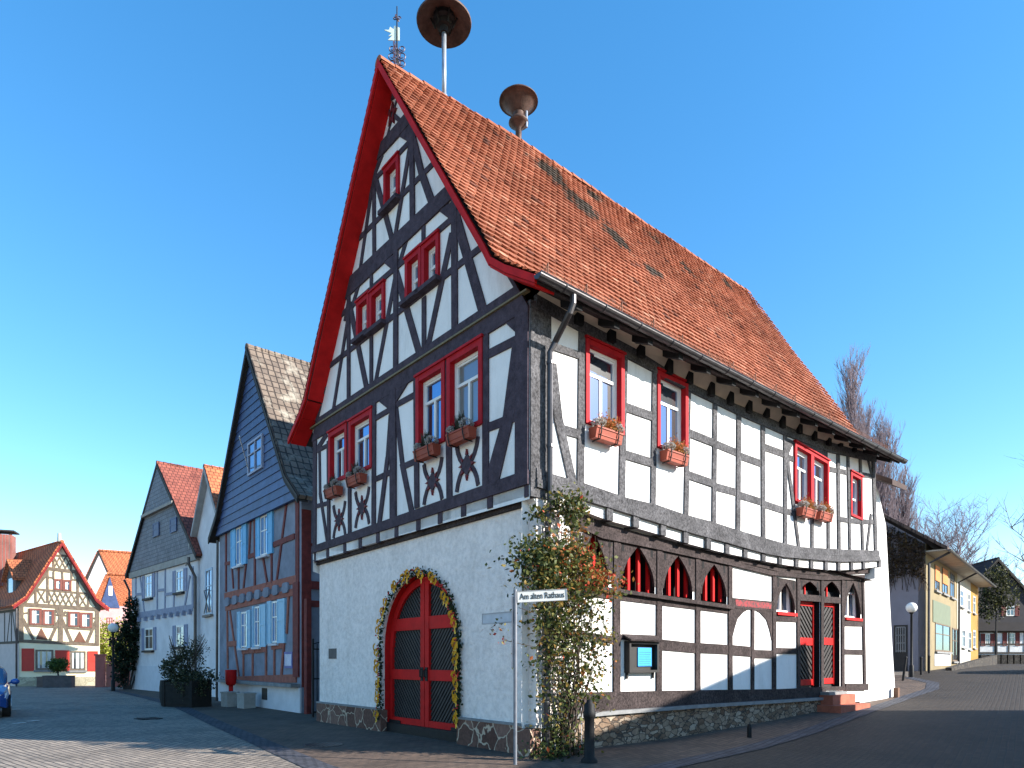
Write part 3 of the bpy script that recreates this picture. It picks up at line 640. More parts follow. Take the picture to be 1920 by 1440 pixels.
# doorways with recessed leaves
for (x0, x1, ya, yt2, ytr, yb_, flip) in ((1499.5, 1536, 1090, 1086, 1129, 1287, 1), (1544, 1574, 1090, 1088, 1131, 1284, -1)):
    aL, aR, z0, zt, am = spandrel(x0, x1, ya, 1116, ya-6, 0, 0); zb_ = l_((x0+x1)/2, yb_)[1]; zd = l_((x0+x1)/2, ytr)[1]
    opens.append((aL-.02, aR+.02, zb_-.12, zt+.02))
    b = MB(); D0 = -.18
    b.box(LS, aL-.02, aR+.02, zb_-.1, zd+.35, D0-.03, D0)
    for k in range(-14, 24):
        z_ = zb_+k*.17; sl = .9*flip*-1
        cl = clip([(aL, z_-.045), (aR, z_-.045+sl*(aR-aL)), (aR, z_+.045+sl*(aR-aL)), (aL, z_+.045)], [(0, 1, -zb_-.1), (0, -1, zd-.02)])
        if len(cl) > 2: b.poly(LS, cl, D0, D0+.025+b.jit()*.3)
    lf = b.build('side_door', M_door, hall)
    f = MB(); xr = aR-.02; f.box(LS, xr-.07, xr+.02, zb_, zd, D0, D0+.055)
    for kk, hh in ((.02, .16), (.5, .2), (.97, .14)): f.box(LS, aL+.02, xr-.07, zb_+(zd-zb_)*kk-.02, zb_+(zd-zb_)*kk+hh-.02, D0, D0+.045)
    f.build('door_rails', M_red, lf)
    rp = MB()
    for k in (-.25, .05): rp.box(LS, am+k-.03, am+k+.03, zd+.2, zt, -.2, -.15)
    rp.build('fanlight_bars', M_red, lf)
# black slots beside the arch heads
sl = MB()
for x, y in ((1142, 1013), (1167, 1020), (1221, 1032), (1246, 1037), (1292, 1048), (1317, 1053), (1357, 1063), (1458, 1090), (1487, 1096), (1502, 1096), (1532, 1098), (1586, 1094), (1609, 1094)):
    a, z = l_(x, y); sl.box(LS, a-.035, a+.035, z-.14, z+.1, .0, .0165)
sl.build('peg_slots', M_black, hall)
# blind arch braces and painted beam
for sg, (xa, ya), (xb, yb_), (xc, yc) in ((-1, (1373, 1192), (1382, 1160), (1404, 1142)), (1, (1446, 1200), (1436, 1162), (1412, 1142))):
    lt.poly(LS, [l_(xa, ya), l_(xa+(-sg)*4, (ya+yb_)/2), l_(xb, yb_), l_((xb+xc)/2, (yb_+yc)/2-3), l_(xc, yc), l_(1409, 1132), l_(1370 if sg < 0 else 1449, 1128), l_(1370 if sg < 0 else 1449, 1196)], -.04, .02 if sg < 0 else .0215)
strip(lt, LS, [(1372, 1121), (1448, 1128)], [(1372, 1140), (1448, 1147)], -.04, .03)
lt.build('lower_timber_frame', M_woodb, hall)
pb = MB(); strip(pb, LS, [(1377, 1124), (1444, 1131)], [(1377, 1136), (1444, 1142)], .02, .034)
m_, t_, b_ = nt('flaking_red_paint'); cc = ramp(t_, noise(t_, 12, 6, .75), [(.44, (.05, .035, .035)), (.52, (.25, .03, .035))]); t_.links.new(cc, b_.inputs['Base Color']); b_.inputs['Roughness'].default_value = .9
pb.build('painted_lintel', m_, hall)
si = MB(); strip(si, LS, [(1112, 1099), (1368, 1136)], [(1112, 1106), (1368, 1143)], -.02, .12); si.build('arcade_sill', M_woodb, hall)
lo = MB(); wall(lo, LS, .0, 13.75, .4, 4.4, opens, rev=.002); lo.build('lower_side_wall', M_white, hall, recalc=False)
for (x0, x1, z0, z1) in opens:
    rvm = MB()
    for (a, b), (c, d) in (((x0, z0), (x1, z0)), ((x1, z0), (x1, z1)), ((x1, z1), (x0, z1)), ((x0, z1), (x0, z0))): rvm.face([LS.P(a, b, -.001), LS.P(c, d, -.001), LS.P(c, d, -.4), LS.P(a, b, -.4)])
    rvm.build('shade_reveal', M_black, hall, recalc=False)  # jambs coloured black: the shade inside the openings is painted on
dk = MB(); a1_ = l_(1373, 1100)[0]; dk.box(LS, .2, a1_, 1.9, 4.1, -.62, -.60); a2_, a3_ = l_(1452, 1100)[0], l_(1618, 1100)[0]; dk.box(LS, a2_, a3_, .4, 4.1, -.42, -.40); dk.build('dark_interior', M_black, hall)  # black panels put in for the unlit space behind the openings
so = MB(); so.face([SF.P(0, 4.36, -.01), SF.P(L, 4.05, -.01), SF.P(L, 4.05, -.5), SF.P(0, 4.36, -.5)]); so.build('jetty_soffit', M_woodb, hall)
st = MB(); q = [(x, y) for x, y in ((1050, 1348), (1140, 1339), (1300, 1327), (1460, 1317), (1540, 1312))]
st.poly(LS, [l_(x, y) for x, y in q]+[(l_(1540, 1312)[0], -.2), (l_(1050, 1348)[0], -.2)], -.2, .09); st.build('rubble_base', M_rubble, hall)
lg = MB(); strip(lg, LS, [(1050, 1340), (1140, 1332), (1300, 1321), (1460, 1311.5), (1535, 1307)], [(1050, 1348), (1140, 1339), (1300, 1327), (1460, 1317), (1535, 1312)], -.05, .17); lg.build('base_ledge', M_ledge, hall)
dp = MB(); a0, a1 = l_(1534, 1300)[0], l_(1600, 1300)[0]
dp.box(LS, a0-.05, a0+1.35, .2, l_(1560, 1299)[1]-.03, -.1, .42); dp.build('door_step', M_sand, hall)
dp = MB(); dp.box(LS, a0-.25, a0+1.6, .05, .42, .0, .72); dp.build('door_step', M_sand, hall)
dp = MB(); dp.box(LS, a0, a0+1.1, l_(1560, 1299)[1]-.028, l_(1560, 1299)[1]+.05, -.1, .30); dp.build('door_step', M_ledge, hall)

# --- roof
PR = [(-.62, 7.58), (.10, 8.06), (.50, 8.38), (.66, 8.66), (TM, ZR)]
def sagz(s): return (-.07+.25*(s+.44)/3.94) if s < 3.5 else .18+.06*(s-3.5)/10.8
def WR(s, t, z): return W3(s, t, z+sagz(s)*max(0, min(1.05, (z-8.4)/(ZR-8.4))))
S0, S1 = -.44, 14.3
def parc(d):
    for (a, b), (c, e) in zip(PR, PR[1:]):
        l = math.hypot(c-a, e-b)
        if d <= l or (c, e) == PR[-1]:
            k = d/l; return a+(c-a)*k, b+(e-b)*k, (c-a)/l, (e-b)/l
        d -= l
TOT = sum(math.hypot(c-a, e-b) for (a, b), (c, e) in zip(PR, PR[1:]))
dk = MB(); full = PR+[(2*TM-t, z) for t, z in PR[-2::-1]]
for (a, b), (c, e) in zip(full, full[1:]):
    l = math.hypot(c-a, e-b); nx, nz = -(e-b)/l*.09, (c-a)/l*.09
    for sa, sb_ in ((S0+.05, 3.5), (3.5, S1-.03)):
        q0, q1 = [[WR(x, a, b), WR(x, c, e), WR(x, c-nx, e-nz), WR(x, a-nx, b-nz)] for x in (sa, sb_)]
        dk.face(q0); dk.face(q1)
        for k in range(4): dk.face([q0[k], q0[(k+1) % 4], q1[(k+1) % 4], q1[k]])
roof = dk.build('roof', M('roof_boards', (.035, .028, .026), .9), hall)
tl = MB(); EXP, TW = .182, .19
nrow = int(TOT/EXP)
for side in (0, 1):
    for k in range(nrow):
        d = k*EXP; t0, z0, dt, dz = parc(d); t1, z1, _, _ = parc(min(TOT, d+EXP+.06)); nx, nz = -dz, dt
        if side == 1:
            t0, t1, nx = 2*TM-t0, 2*TM-t1, -nx; dt = -dt
        step = TW if side == 0 else TW*4
        x = S0-(TW/2 if k % 2 else 0)
        while x < S1-.02:
            xa, xb = max(x, S0), min(x+step-.005, S1); x += step
            if xb-xa < .03: continue
            wv = .018*math.sin(xa*.9+k*.13)+.014*math.sin(xa*2.3-k*.31)
            lift = .088+wv+RN.uniform(-.004, .006); lu = .042+wv; sg = RN.uniform(-.008, .008)
            A = [WR(xa, t1+nx*lu, z1+nz*lu), WR(xb, t1+nx*lu, z1+nz*lu)]
            lo3 = [(xb, .018), (xb-(xb-xa)*.25, -.004), ((xa+xb)/2, -.012), (xa+(xb-xa)*.25, -.004), (xa, .018)] if side == 0 else [(xb, 0), (xa, 0)]
            B = [WR(xx, t0+nx*lift+dt*(dd+sg), z0+nz*lift+dz*(dd+sg)) for xx, dd in lo3]
            C = [p-(V((0, 0, nz))+u2*nx)*.032 for p in B]
            rr = RN.random()
            if RN.random() < .035: rr *= .08
            elif rr < .12: rr = .12+rr
            tl.face(A+B, rr)
            for i in range(len(B)-1): tl.face([B[i], C[i], C[i+1], B[i+1]], rr)
            if side == 0: tl.face([A[1], C[0], B[0]], rr)
tl.build('roof_tiles', M_tile, hall, recalc=False)
rt = MB(); x = S0
while x < S1-.1:
    l = .36; zj = RN.uniform(-.012, .014); ring = []
    for e, rr in ((x, .135), (x+l+.03, .115)):
        ring.append([WR(min(e, S1), TM+rr*math.cos(math.pi*k/8), ZR-.07+zj+rr*1.05*math.sin(math.pi*k/8)) for k in range(9)])
    q = RN.uniform(.0, .9)
    for k in range(8): rt.face([ring[0][k], ring[0][k+1], ring[1][k+1], ring[1][k]], q)
    rt.face([WR(x, TM, ZR-.09)]+ring[0], q); x += l
rt.build('ridge_tiles', M_tile, hall, recalc=False)
bb = MB(); sf = MB()
for (a, b), (c, e) in zip(full, full[1:]):
    bb.prism([WR(S0-.01, a, b+.02), WR(S0-.01, c, e+.02), WR(S0-.01, c, e-.11 if c != TM else e-.18), WR(S0-.01, a, b-.11 if a != TM else b-.18)], r2*.05)
    l = math.hypot(c-a, e-b); nx, nz = (e-b)/l, -(c-a)/l
    sf.prism([WR(S0+.05, a+nx*.095, b+nz*.095), WR(S0+.05, c+nx*.095, e+nz*.095), WR(S0+.05, c+nx*.13, e+nz*.13), WR(S0+.05, a+nx*.13, b+nz*.13)], r2*.42)
bb.build('bargeboard', M_red, hall); sf.build('verge_soffit', M_red, hall)
es = MB(); es.prism([WR(.0, -.60, 7.50), WR(.0, -.18, 7.72), WR(.0, -.18, 7.74), WR(.0, -.60, 7.56)], r2*14.2); es.build('eave_boards', M_woodb, hall)
for k in range(15): ra = MB(); ra.prism([WR(.5+k*.93, -.60, 7.40), WR(.5+k*.93, -.60, 7.50), WR(.5+k*.93, -.22, 7.74), WR(.5+k*.93, -.22, 7.58)], r2*.14); ra.build('rafter_end', M_black, hall)
gu = MB(); gt, gzz = -.70, 7.575
def gutter(mb, pa, pb, rad, out):
    ring = []
    for p in (pa, pb): ring.append([p+out*(rad*math.cos(t))+V((0, 0, rad*math.sin(t))) for t in [math.pi+math.pi*k/8 for k in range(9)]])
    for k in range(8): mb.face([ring[0][k], ring[0][k+1], ring[1][k+1], ring[1][k]])
    mb.face(ring[0]); mb.face(ring[1])
    mb.tube([pa+out*rad, pb+out*rad], .012, 6)
gutter(gu, W3(S0-.02, gt, gzz), W3(S1+.05, gt, gzz), .085, n2)
for k in range(16): gu.tube([W3(.1+k*.93, gt, gzz)+n2*(.09*math.cos(t))+V((0, 0, .09*math.sin(t))) for t in [math.pi*(1+j/8) for j in range(9)]], .011, 5)
gu.build('gutter', M_gut, hall)
dn = MB(); a, z = SF.pz(1029, 700, .1)
g0 = SF.pz(1073, 548, .68)[0]
dn.tube([SF.P(g0, gzz-.05, .70), SF.P(g0, gzz-.2, .70), SF.P(g0-.03, gzz-.33, .66), SF.P(a+.06, 6.98, .2), SF.P(a, 6.8, .13), SF.P(a, 4.3, .13), SF.P(a-.02, 4.1, .1), SF.P(a-.02, .0, .08)], .052, 10)
for z in (6.6, 5.2, 3.6, 2.2, .9): dn.tube([SF.P(a, z, .13 if z > 4.2 else .08), SF.P(a, z+.05, .13 if z > 4.2 else .08)], .062, 10)
dn.build('downpipe', M_gut, hall)
sg = MB()
ts, zs, dt, dz = parc(.36); ux = u2*(-dz)+V((0, 0, dt))
for hgt in (.05, .11, .17, .23): sg.tube([W3(.0, ts, zs)+ux*(.04)+V((0, 0, hgt)), W3(14.1, ts, zs)+ux*.04+V((0, 0, hgt))], .005, 4)
x = .0
while x < 14.1: sg.tube([W3(x, ts, zs)+ux*.03+V((0, 0, .03)), W3(x, ts, zs)+ux*.04+V((0, 0, .24))], .004, 3); x += .07
for k in range(16): sg.tube([W3(.1+k*.92, ts, zs)+ux*.02, W3(.1+k*.92, ts, zs)+ux*.04+V((0, 0, .3)), W3(.1+k*.92, ts+.14, zs+.14)], .012, 4)
sg.build('snow_guard', M('rusty_iron', (.15, .07, .045), .8), hall)

# ------------------------------------------------------------------ things on the roof
M_rust = M('rusty_brown_metal', (.085, .052, .042), .6, .5, 5, .3, 30, metal=.3)
M_zinc = M('zinc_pole', (.32, .36, .42), .4, .25, 5, metal=.5)
b0 = W3(1.25, TM, 14.70)
si = thing('siren', 'large brown mushroom siren hood on a tall grey pole above the roof ridge', 'siren', b0)
m = MB(); m.tube([b0-V((0, 0, .35)), b0+V((0, 0, 1.42))], .052, 12); m.tube([b0-V((0, 0, .26)), b0-V((0, 0, .14))], .075, 12); m.build('pole', M_zinc, si, smooth=True)
m = MB(); m.lathe(b0, [(.62, 1.50), (.63, 1.53), (.60, 1.56), (.42, 1.68), (.2, 1.78), (.05, 1.82), (.0, 1.82)], 36); m.lathe(b0, [(.62, 1.50), (.6, 1.515), (.42, 1.60), (.24, 1.66), (.0, 1.67)], 36); m.build('hood', M_rust, si, smooth=True)
m = MB(); m.lathe(b0, [(.0, 1.28), (.09, 1.28), (.1, 1.40), (.17, 1.42), (.19, 1.52), (.25, 1.56), (.25, 1.66)], 24)
for k in range(6): t = k*1.047; m.tube([b0+V((.2*math.cos(t), .2*math.sin(t), 1.40)), b0+V((.3*math.cos(t), .3*math.sin(t), 1.62))], .02, 5)
m.build('siren_motor', M_iron, si)
b0 = W3(3.5, TM, 14.86)
si = thing('siren', 'small rusty mushroom siren with two discs seated on the roof ridge', 'siren', b0)
m = MB(); m.lathe(b0, [(.0, .98), (.2, .96), (.38, .9), (.485, .80), (.49, .77), (.46, .775), (.36, .70), (.24, .58), (.17, .50), (.14, .48)], 32); m.build('hood', M_rust, si, smooth=True)
m = MB(); m.lathe(b0, [(.14, .5), (.13, .36), (.2, .33), (.245, .27), (.25, .24), (.2, .22), (.13, .13), (.08, .1), (.07, -.4)], 28); m.build('motor_housing', M_rust, si, smooth=True)
m = MB(); m.tube([b0+V((.2, -.05, .1)), b0+V((.2, -.05, .5))], .03, 8); m.build('cable_box', M_zinc, si)
b0 = W3(.02, TM, ZR-.03)
va = thing('weather_vane', 'wrought iron weather vane with pale pierced flag at the gable peak', 'weather vane', b0)
m = MB(); m.tube([b0, b0+V((0, 0, 1.2))], [.018, .010], 6); m.build('rod', M_iron, va)
fx = V((-.87, -.5, 0)); m = MB()
fl = [(.05, .56), (.05, .80), (-.05, .84), (-.06, .77), (-.13, .82), (-.15, .76), (-.24, .76), (-.15, .72), (-.10, .70), (-.16, .64), (-.08, .66), (-.17, .57), (-.05, .56)]
m.prism([b0+V((x*1.0, 0, z)) for x, z in fl], V((0, .012, 0))); m.build('flag', M('pale_green_gilt', (.72, .80, .66), .4, .1, metal=.2), va)
m = MB()
def scroll(cx, cz, r, a0, turns, pl):
    pts = []
    for k in range(18):
        t = k/17; a = a0+turns*6.28*t; rr = r*(1-.65*t); pts.append(b0+pl*(cx+rr*math.cos(a))+V((0, 0, cz+rr*math.sin(a))))
    m.tube(pts, .011, 4)
for pl_ in (V((1, 0, 0)), V((.3, .95, 0))):
    for sx in (-1, 1):
        for cz, r in ((.12, .08), (.26, .09), (.40, .07)): scroll(sx*.09, cz, r, 0 if sx < 0 else 3.14, 1.4*sx, pl_)
    for sx in (-1, 1): scroll(sx*.04, .98, .035, 0, sx, pl_)
m.build('scrollwork', M('purple_iron', (.06, .045, .075), .5), va); va.scale = (1.15,)*3

# ------------------------------------------------------------------ flower boxes
M_pale = leafmat('pale_heather', [(0, (.25, .22, .20)), (1, (.55, .52, .48))])
M_dkl = leafmat('dark_box_leaves', [(0, (.012, .022, .012)), (.6, (.03, .045, .02)), (1, (.08, .03, .05))])
M_org = leafmat('russet_leaves', [(0, (.10, .10, .02)), (.5, (.35, .15, .04)), (1, (.45, .10, .03))])
def flowerbox(kind):
    root = thing('flower_box', 'x', 'flower box', (0, 0, 0), 'flower boxes under the town hall windows'); f = Fr((0, 0, 0), (1, 0)); f.n = V((0, -1, 0)); l = .70
    b = MB()
    sec = [(.02, 0), (.17, 0), (.205, .17), (.22, .17), (.22, .20), (.0, .20), (.0, .17), (.01, .17)]
    b.prism([V((-l/2, -o, z)) for o, z in sec], V((l, 0, 0))); b.box(f, -l/2+.05, l/2-.05, .06, .075, .18, .195); b.build('planter', M_terra, root)
    k = MB()
    for x in (-l*.36, l*.30): k.tube([(x, -.0, .19), (x, -.232, .205), (x, -.222, .1), (x, -.19, -.012), (x, 0, -.02)], .013, 5)
    k.build('bracket', M_iron, root)
    p = MB()
    for cx in ((.2, -.26) if kind else (-.22, .27)):
        c = V((cx, -.13, .28)); rad = .135 if cx > 0 or kind == 0 else .10
        for _ in range(420):
            d = V((RN.gauss(0, 1), RN.gauss(0, 1), RN.gauss(0, 1))).normalized()*rad*RN.uniform(.75, 1.05); d.z *= .75; p.leaf(c+d, .035)
    p.build('heather', M_pale, root, recalc=False)
    g = MB()
    if kind:
        for cx, h in ((-.12, .36), (-.05, .27), (.02, .40), (.09, .28), (-.2, .22)):
            for _ in range(34):
                a = RN.uniform(0, 6.28); q = V((cx, -.11, .19)); e = q+V((math.cos(a)*.07, math.sin(a)*.06, h*RN.uniform(.5, 1))); w = V((-math.sin(a), math.cos(a), 0))*.014
                g.face([q-w, q+w, e+w*.3, e-w*.3])
        g.build('foliage', M_dkl, root, recalc=False)
    else:
        for _ in range(240):
            q = V((RN.uniform(-.14, .24), -.11+RN.uniform(-.05, .05), .19)); a = RN.uniform(0, 6.28); e = q+V((math.cos(a)*.12, math.sin(a)*.09, RN.uniform(.06, .34))); w = V((-math.sin(a), math.cos(a), 0))*.012
            g.face([q-w, q+w, e])
        for _ in range(420): g.leaf(V((RN.uniform(-.20, .30), -.12+RN.uniform(-.13, .08), .2+abs(RN.gauss(0, .12)))), .05)
        g.build('foliage', M_org, root, recalc=False)
    return root
fb1, fb0 = flowerbox(1), flowerbox(0)
gr = math.atan2(u2.y, u2.x)+math.pi
first = {0: True, 1: True}
def place_box(fr, px, py, rz, kind, label):
    a, z = fr.pz(px, py, .12); loc = fr.P(a, z, .06); p = fb1 if kind else fb0
    if first[kind]: p.location = loc; p.rotation_euler = (0, 0, rz); p['label'] = label; first[kind] = False
    else: dup(p, loc, rz, label)
place_box(GF, 628, 932, gr, 1, 'terracotta flower box farthest left on the shaded gable, under the leftmost window')
place_box(GF, 671, 910, gr, 1, 'terracotta flower box on the shaded gable under the right window of the left pair')
place_box(GF, 804, 860, gr, 1, 'terracotta flower box on the shaded gable under the left window of the right pair')
place_box(GF, 868, 830, gr, 1, 'terracotta flower box on the shaded gable nearest the corner, under the grey-curtained window')
rs = math.atan2(r2.y, r2.x)
place_box(SF, 1133, 830, rs, 0, 'terracotta flower box with russet leaves under the sunny window nearest the downpipe')
place_box(SF, 1261, 870, rs, 0, 'terracotta flower box with russet leaves under the second single window of the sunny side')
place_box(SF, 1509, 970, rs, 0, 'terracotta flower box under the left half of the double window on the sunny side')
place_box(SF, 1541, 977, rs, 0, 'terracotta flower box under the right half of the double window on the sunny side')

# ------------------------------------------------------------------ garland on the door
gl = thing('door_garland', 'green garland with yellow ribbons and red berries round the arched red door', 'garland', LG.P(dm, 0, .05))
g = MB(); y = MB(); rd = MB()
path = [(DX1+.03, .35+k*.12) for k in range(int((zspr-.35)/.12))]+[(dm+(dr+.03)*math.cos(t), zspr+(dr+.03)*math.sin(t)) for t in [math.pi-math.pi*k/26 for k in range(27)]]+[(DX0-.03, zspr-k*.12) for k in range(int((zspr-.3)/.12))]
for i, (a, z) in enumerate(path):
    for _ in range(28): g.leaf(LG.P(a+RN.gauss(0, .036), z+RN.gauss(0, .06), .05+RN.gauss(0, .03)), .07, 0)
    for _ in range(2): rd.ball(LG.P(a+RN.gauss(0, .04), z+RN.gauss(0, .05), .12), .02, n=6, m=4)
    if i % 3 != 2:
        a2, z2 = a+RN.gauss(0, .03), z+RN.gauss(0, .03); c = LG.P(a2, z2, .13)
        for kk in range(4):
            th = RN.uniform(0, 6.28); pts = [c+(LG.u*math.cos(th+j*.9)+V((0, 0, math.sin(th+j*.9))))*.055*(1+.2*j)+LG.n*RN.uniform(0, .03) for j in range(5)]
            w = LG.n*.012+V((0, 0, .008))
            for p, q in zip(pts, pts[1:]): y.face([p-w, p+w, q+w, q-w])
        for kk in range(2):
            e = c+LG.u*RN.gauss(0, .03)-V((0, 0, RN.uniform(.10, .22))); w = LG.u*.013; y.face([c-w, c+w, e+w, e-w])
g.build('greenery', leafmat('box_green', [(0, (.010, .020, .010)), (.6, (.025, .045, .018)), (1, (.06, .09, .03))]), gl, recalc=False)
y.build('ribbons', M('yellow_ribbon', (.78, .46, .04), .5, .2), gl, recalc=False); rd.build('berries', M('berry_red', (.45, .03, .03), .4), gl, smooth=True)['kind'] = 'stuff'

# ------------------------------------------------------------------ street sign, bollards, notice board
pb_ = V((.05, 10.2, 0)); ss = thing('street_sign', 'grey street sign post with two name plates by the rose bush', 'street sign', pb_)
m = MB(); m.tube([pb_, pb_+V((0, 0, 2.71))], .028, 10); m.box(Fr(pb_, (1, 0)), -.055, -.03, 1.5, 2.6, -.02, .02); m.build('post', M('sign_post_grey', (.15, .16, .185), .5, .25, 6, metal=.3), ss, smooth=False)
def plate(dirv, z, tilt, txt):
    d = V((*dirv, 0)).normalized(); nn = V((d.y, -d.x, 0))
    if nn.dot(CAM-pb_) < 0: nn = -nn
    up = V((0, 0, 1)); dx = (d+up*tilt).normalized(); upv = (up-dx*up.dot(dx)).normalized()
    o = pb_+V((0, 0, z)); l, h = .78, .178; m = MB()
    m.prism([o+dx*.03, o+dx*(.03+l), o+dx*(.03+l)+upv*h, o+dx*.03+upv*h], nn*.018)
    pt = m.build('name_plate', M('sign_white' if txt else 'sign_grey', (.62, .61, .57) if txt else (.42, .44, .48), .5, .12, 6), ss)
    fm = MB(); e = .014; c0 = o+nn*.018
    for q in ((.03, 0, .03+l, e*(.6 if txt else 1.4)), (.03, h-e*(.6 if txt else 1.4), .03+l, h), (.03, e, .03+e, h-e), (.03+l-e, e, .03+l, h-e)):
        fm.prism([c0+dx*q[0]+upv*q[1], c0+dx*q[2]+upv*q[1], c0+dx*q[2]+upv*q[3], c0+dx*q[0]+upv*q[3]], nn*.006)
    fm.build('plate_frame', M('sign_edge', (.30, .30, .31), .5), pt)
    if txt:
        cu = bpy.data.curves.new('lettering', 'FONT'); cu.body = txt; cu.size = .135; cu.extrude = .002; cu.align_x = 'CENTER'; cu.align_y = 'CENTER'; cu.space_character = .95
        to = bpy.data.objects.new('lettering', cu); COL.objects.link(to); bpy.context.view_layer.update()
        me = bpy.data.meshes.new_from_object(to); bpy.data.objects.remove(to)
        cc = o+dx*(.03+l/2)+upv*(h/2)+nn*.021; xs = [v.co.x for v in me.vertices]; kx = .69/(max(xs)-min(xs))
        for v in me.vertices: v.co = cc+dx*v.co.x*kx+upv*v.co.y+nn*v.co.z-pb_
        me.materials.append(M('sign_black', (.015, .015, .015), .6)); to = bpy.data.objects.new('lettering', me); COL.objects.link(to); to.parent = pt
plate((1, .04), 2.50, .055, 'Am alten Rathaus'); plate((-.6447, .7644), 2.20, 0, None)

def bollard():
    b = thing('bollard', 'stout black cast iron bollard with rounded cap in front of the rose bush', 'bollard', (0, 0, 0)); m = MB()
    m.lathe((0, 0, 0), [(.13, 0), (.13, .05), (.085, .1), (.078, .70), (.098, .72), (.10, .80), (.085, .83), (.085, .92), (.05, .95), (.04, .99), (0, 1.0)], 20); m.build('shaft', M_iron, b, smooth=True); return b
bo = bollard(); bo.location = (1.22, 10.42, 0)
m = MB(); p = at(1405, 1383, 13.55); p.z = gzp(p); m.lathe(p, [(.05, 0), (.045, .2), (.035, .27), (0, .29)], 10); tag(m.build('iron_stub', M_iron, None, smooth=True), 'short dark iron stub at the foot of the rubble wall', 'post')
nb = thing('notice_board', 'black glass-fronted notice box with small roof and a blue poster on the sunny wall', 'notice board', LS.P(l_(1197, 1230)[0], 0, 0))
r = LS.rect(1170, 1225, 1203, 1261); m = MB()
m.box(LS, r[0], r[1], r[2], r[3], .0, .03); m.box(LS, r[0], r[0]+.05, r[2], r[3], .03, .14); m.box(LS, r[1]-.05, r[1], r[2], r[3], .03, .14); m.box(LS, r[0]+.05, r[1]-.05, r[2], r[2]+.05, .03, .138); m.box(LS, r[0]+.05, r[1]-.05, r[3]-.05, r[3], .03, .138)
for a in (r[0]+.03, r[1]-.07): m.box(LS, a, a+.04, r[2]-.12, r[2], .0, .05)
m.build('case', M('dark_case', (.02, .018, .018), .5), nb)
m = MB(); m.prism([LS.P(r[0]-.06, r[3]+.10, 0), LS.P(r[0]-.06, r[3]+.0, .22), LS.P(r[0]-.06, r[3]+.03, .23), LS.P(r[0]-.06, r[3]+.14, 0)], LS.u*(r[1]-r[0]+.12)); m.build('case_roof', M_woodb, nb)
m = MB(); am = r[0]+(r[1]-r[0])*.40; m.box(LS, am, r[1]-.12, r[2]+.12, r[3]-.12, .032, .05); po = m.build('poster', M('blue_poster', (.03, .28, .62), .5, .05), nb)
m = MB()
for k in range(7): m.box(LS, am+.04, r[1]-.14-.02*(k % 3), r[3]-.22-k*.045, r[3]-.207-k*.045, .05, .052)
m.box(LS, am, r[1]-.12, r[2]+.12, r[2]+.135, .05, .052); m.build('poster_lines', M('poster_dark_blue', (.02, .16, .42), .5), po)

# ------------------------------------------------------------------ climbing rose on the corner
M_rose = leafmat('rose_leaves', [(0, (.016, .026, .010)), (.35, (.05, .07, .02)), (.55, (.13, .14, .035)), (.68, (.22, .16, .04)), (.80, (.33, .10, .03)), (1, (.46, .04, .022))])
RF = Fr(P0+n2*.28, r2)
rose = thing('climbing_rose', 'climbing rose with green and red leaves trained up the corner of the town hall', 'climbing plant', RF.P(.6, 0, 0))
g = MB(); stm = MB()
cl = [(1062, 945, 34, 26, 300, .0), (1075, 975, 16, 30, 90, .1), (1010, 965, 16, 16, 60, .0), (1012, 1045, 42, 40, 620, -.1), (1070, 1045, 48, 40, 700, .25), (1118, 1088, 40, 28, 330, .42), (1040, 1095, 60, 30, 560, .1), (1085, 1135, 48, 36, 520, .05),
      (1025, 1150, 34, 36, 300, .0), (1060, 1190, 50, 40, 480, .05), (1115, 1195, 30, 34, 240, .05), (1040, 1240, 42, 40, 340, .05), (1100, 1255, 40, 40, 260, .1), (1060, 1300, 44, 40, 300, .05), (1115, 1310, 22, 30, 60, .1), (1045, 1360, 34, 34, 170, -.05), (1025, 1410, 34, 20, 130, -.2), (1060, 1400, 40, 26, 160, -.2), (1155, 1115, 14, 9, 26, .1)]
for (px, py, rx, ry, n, red) in cl:
    a, z = RF.pz(px, py); kx = RF.pz(px+rx, py)[0]-a; kz = z-RF.pz(px, py+ry)[1]
    for _ in range(int(n*(1.8 if py < 1120 else 1.25))):
        p = RF.P(a+RN.gauss(0, .5)*kx, max(.02, z+RN.gauss(0, .5)*kz), RN.gauss(.0, .15)); g.leaf(p, .084, .5, max(0, red), min(1, .72+red*.65) if RN.random() > .06 else 1)
for _ in range(24): g.leaf(pb_+V((-.30+RN.gauss(0, .1), .28+RN.gauss(0, .08), 2.18+RN.gauss(0, .09))), .07, .5, .3, 1)
for _ in range(14): g.leaf(pb_+V((-.22+RN.gauss(0, .09), .1+RN.gauss(0, .08), 1.92+RN.gauss(0, .03))), .06, .5, .5, 1)
g.build('leaves', M_rose, rose, recalc=False)
for k in range(26):
    x = RN.uniform(.3, 1.1); pts = [RF.P(.35+RN.uniform(0, .55), 0, RN.uniform(-.1, .12))]
    xt = x+RN.gauss(0, .35); zt = RN.uniform(2.2, 4.2)
    for j in range(1, 8): t = j/7; pts.append(RF.P(pts[0].x*0+(.35+x*.4)*(1-t)+xt*t+RN.gauss(0, .05), zt*t, RN.gauss(.0, .07)))
    stm.tube(pts, [.014-.010*j/7 for j in range(8)], 5)
for (px, py) in ((935, 1200), (965, 1140), (1150, 1110), (1130, 1330), (1100, 950), (985, 960)):
    a, z = RF.pz(px, py); stm.tube([RF.P(.5, z-.5, 0), RF.P((a+.5)/2, z-.1, .05), RF.P(a, z, .1)], .006, 4)
stm.build('stems', M('rose_stems', (.045, .032, .022), .9, .4, 8), rose)
m = MB()
for k in range(7): m.tube([RF.P(.15+k*.16, .1, -.16), RF.P(.15+k*.16, 3.9, -.16)], .008, 4)
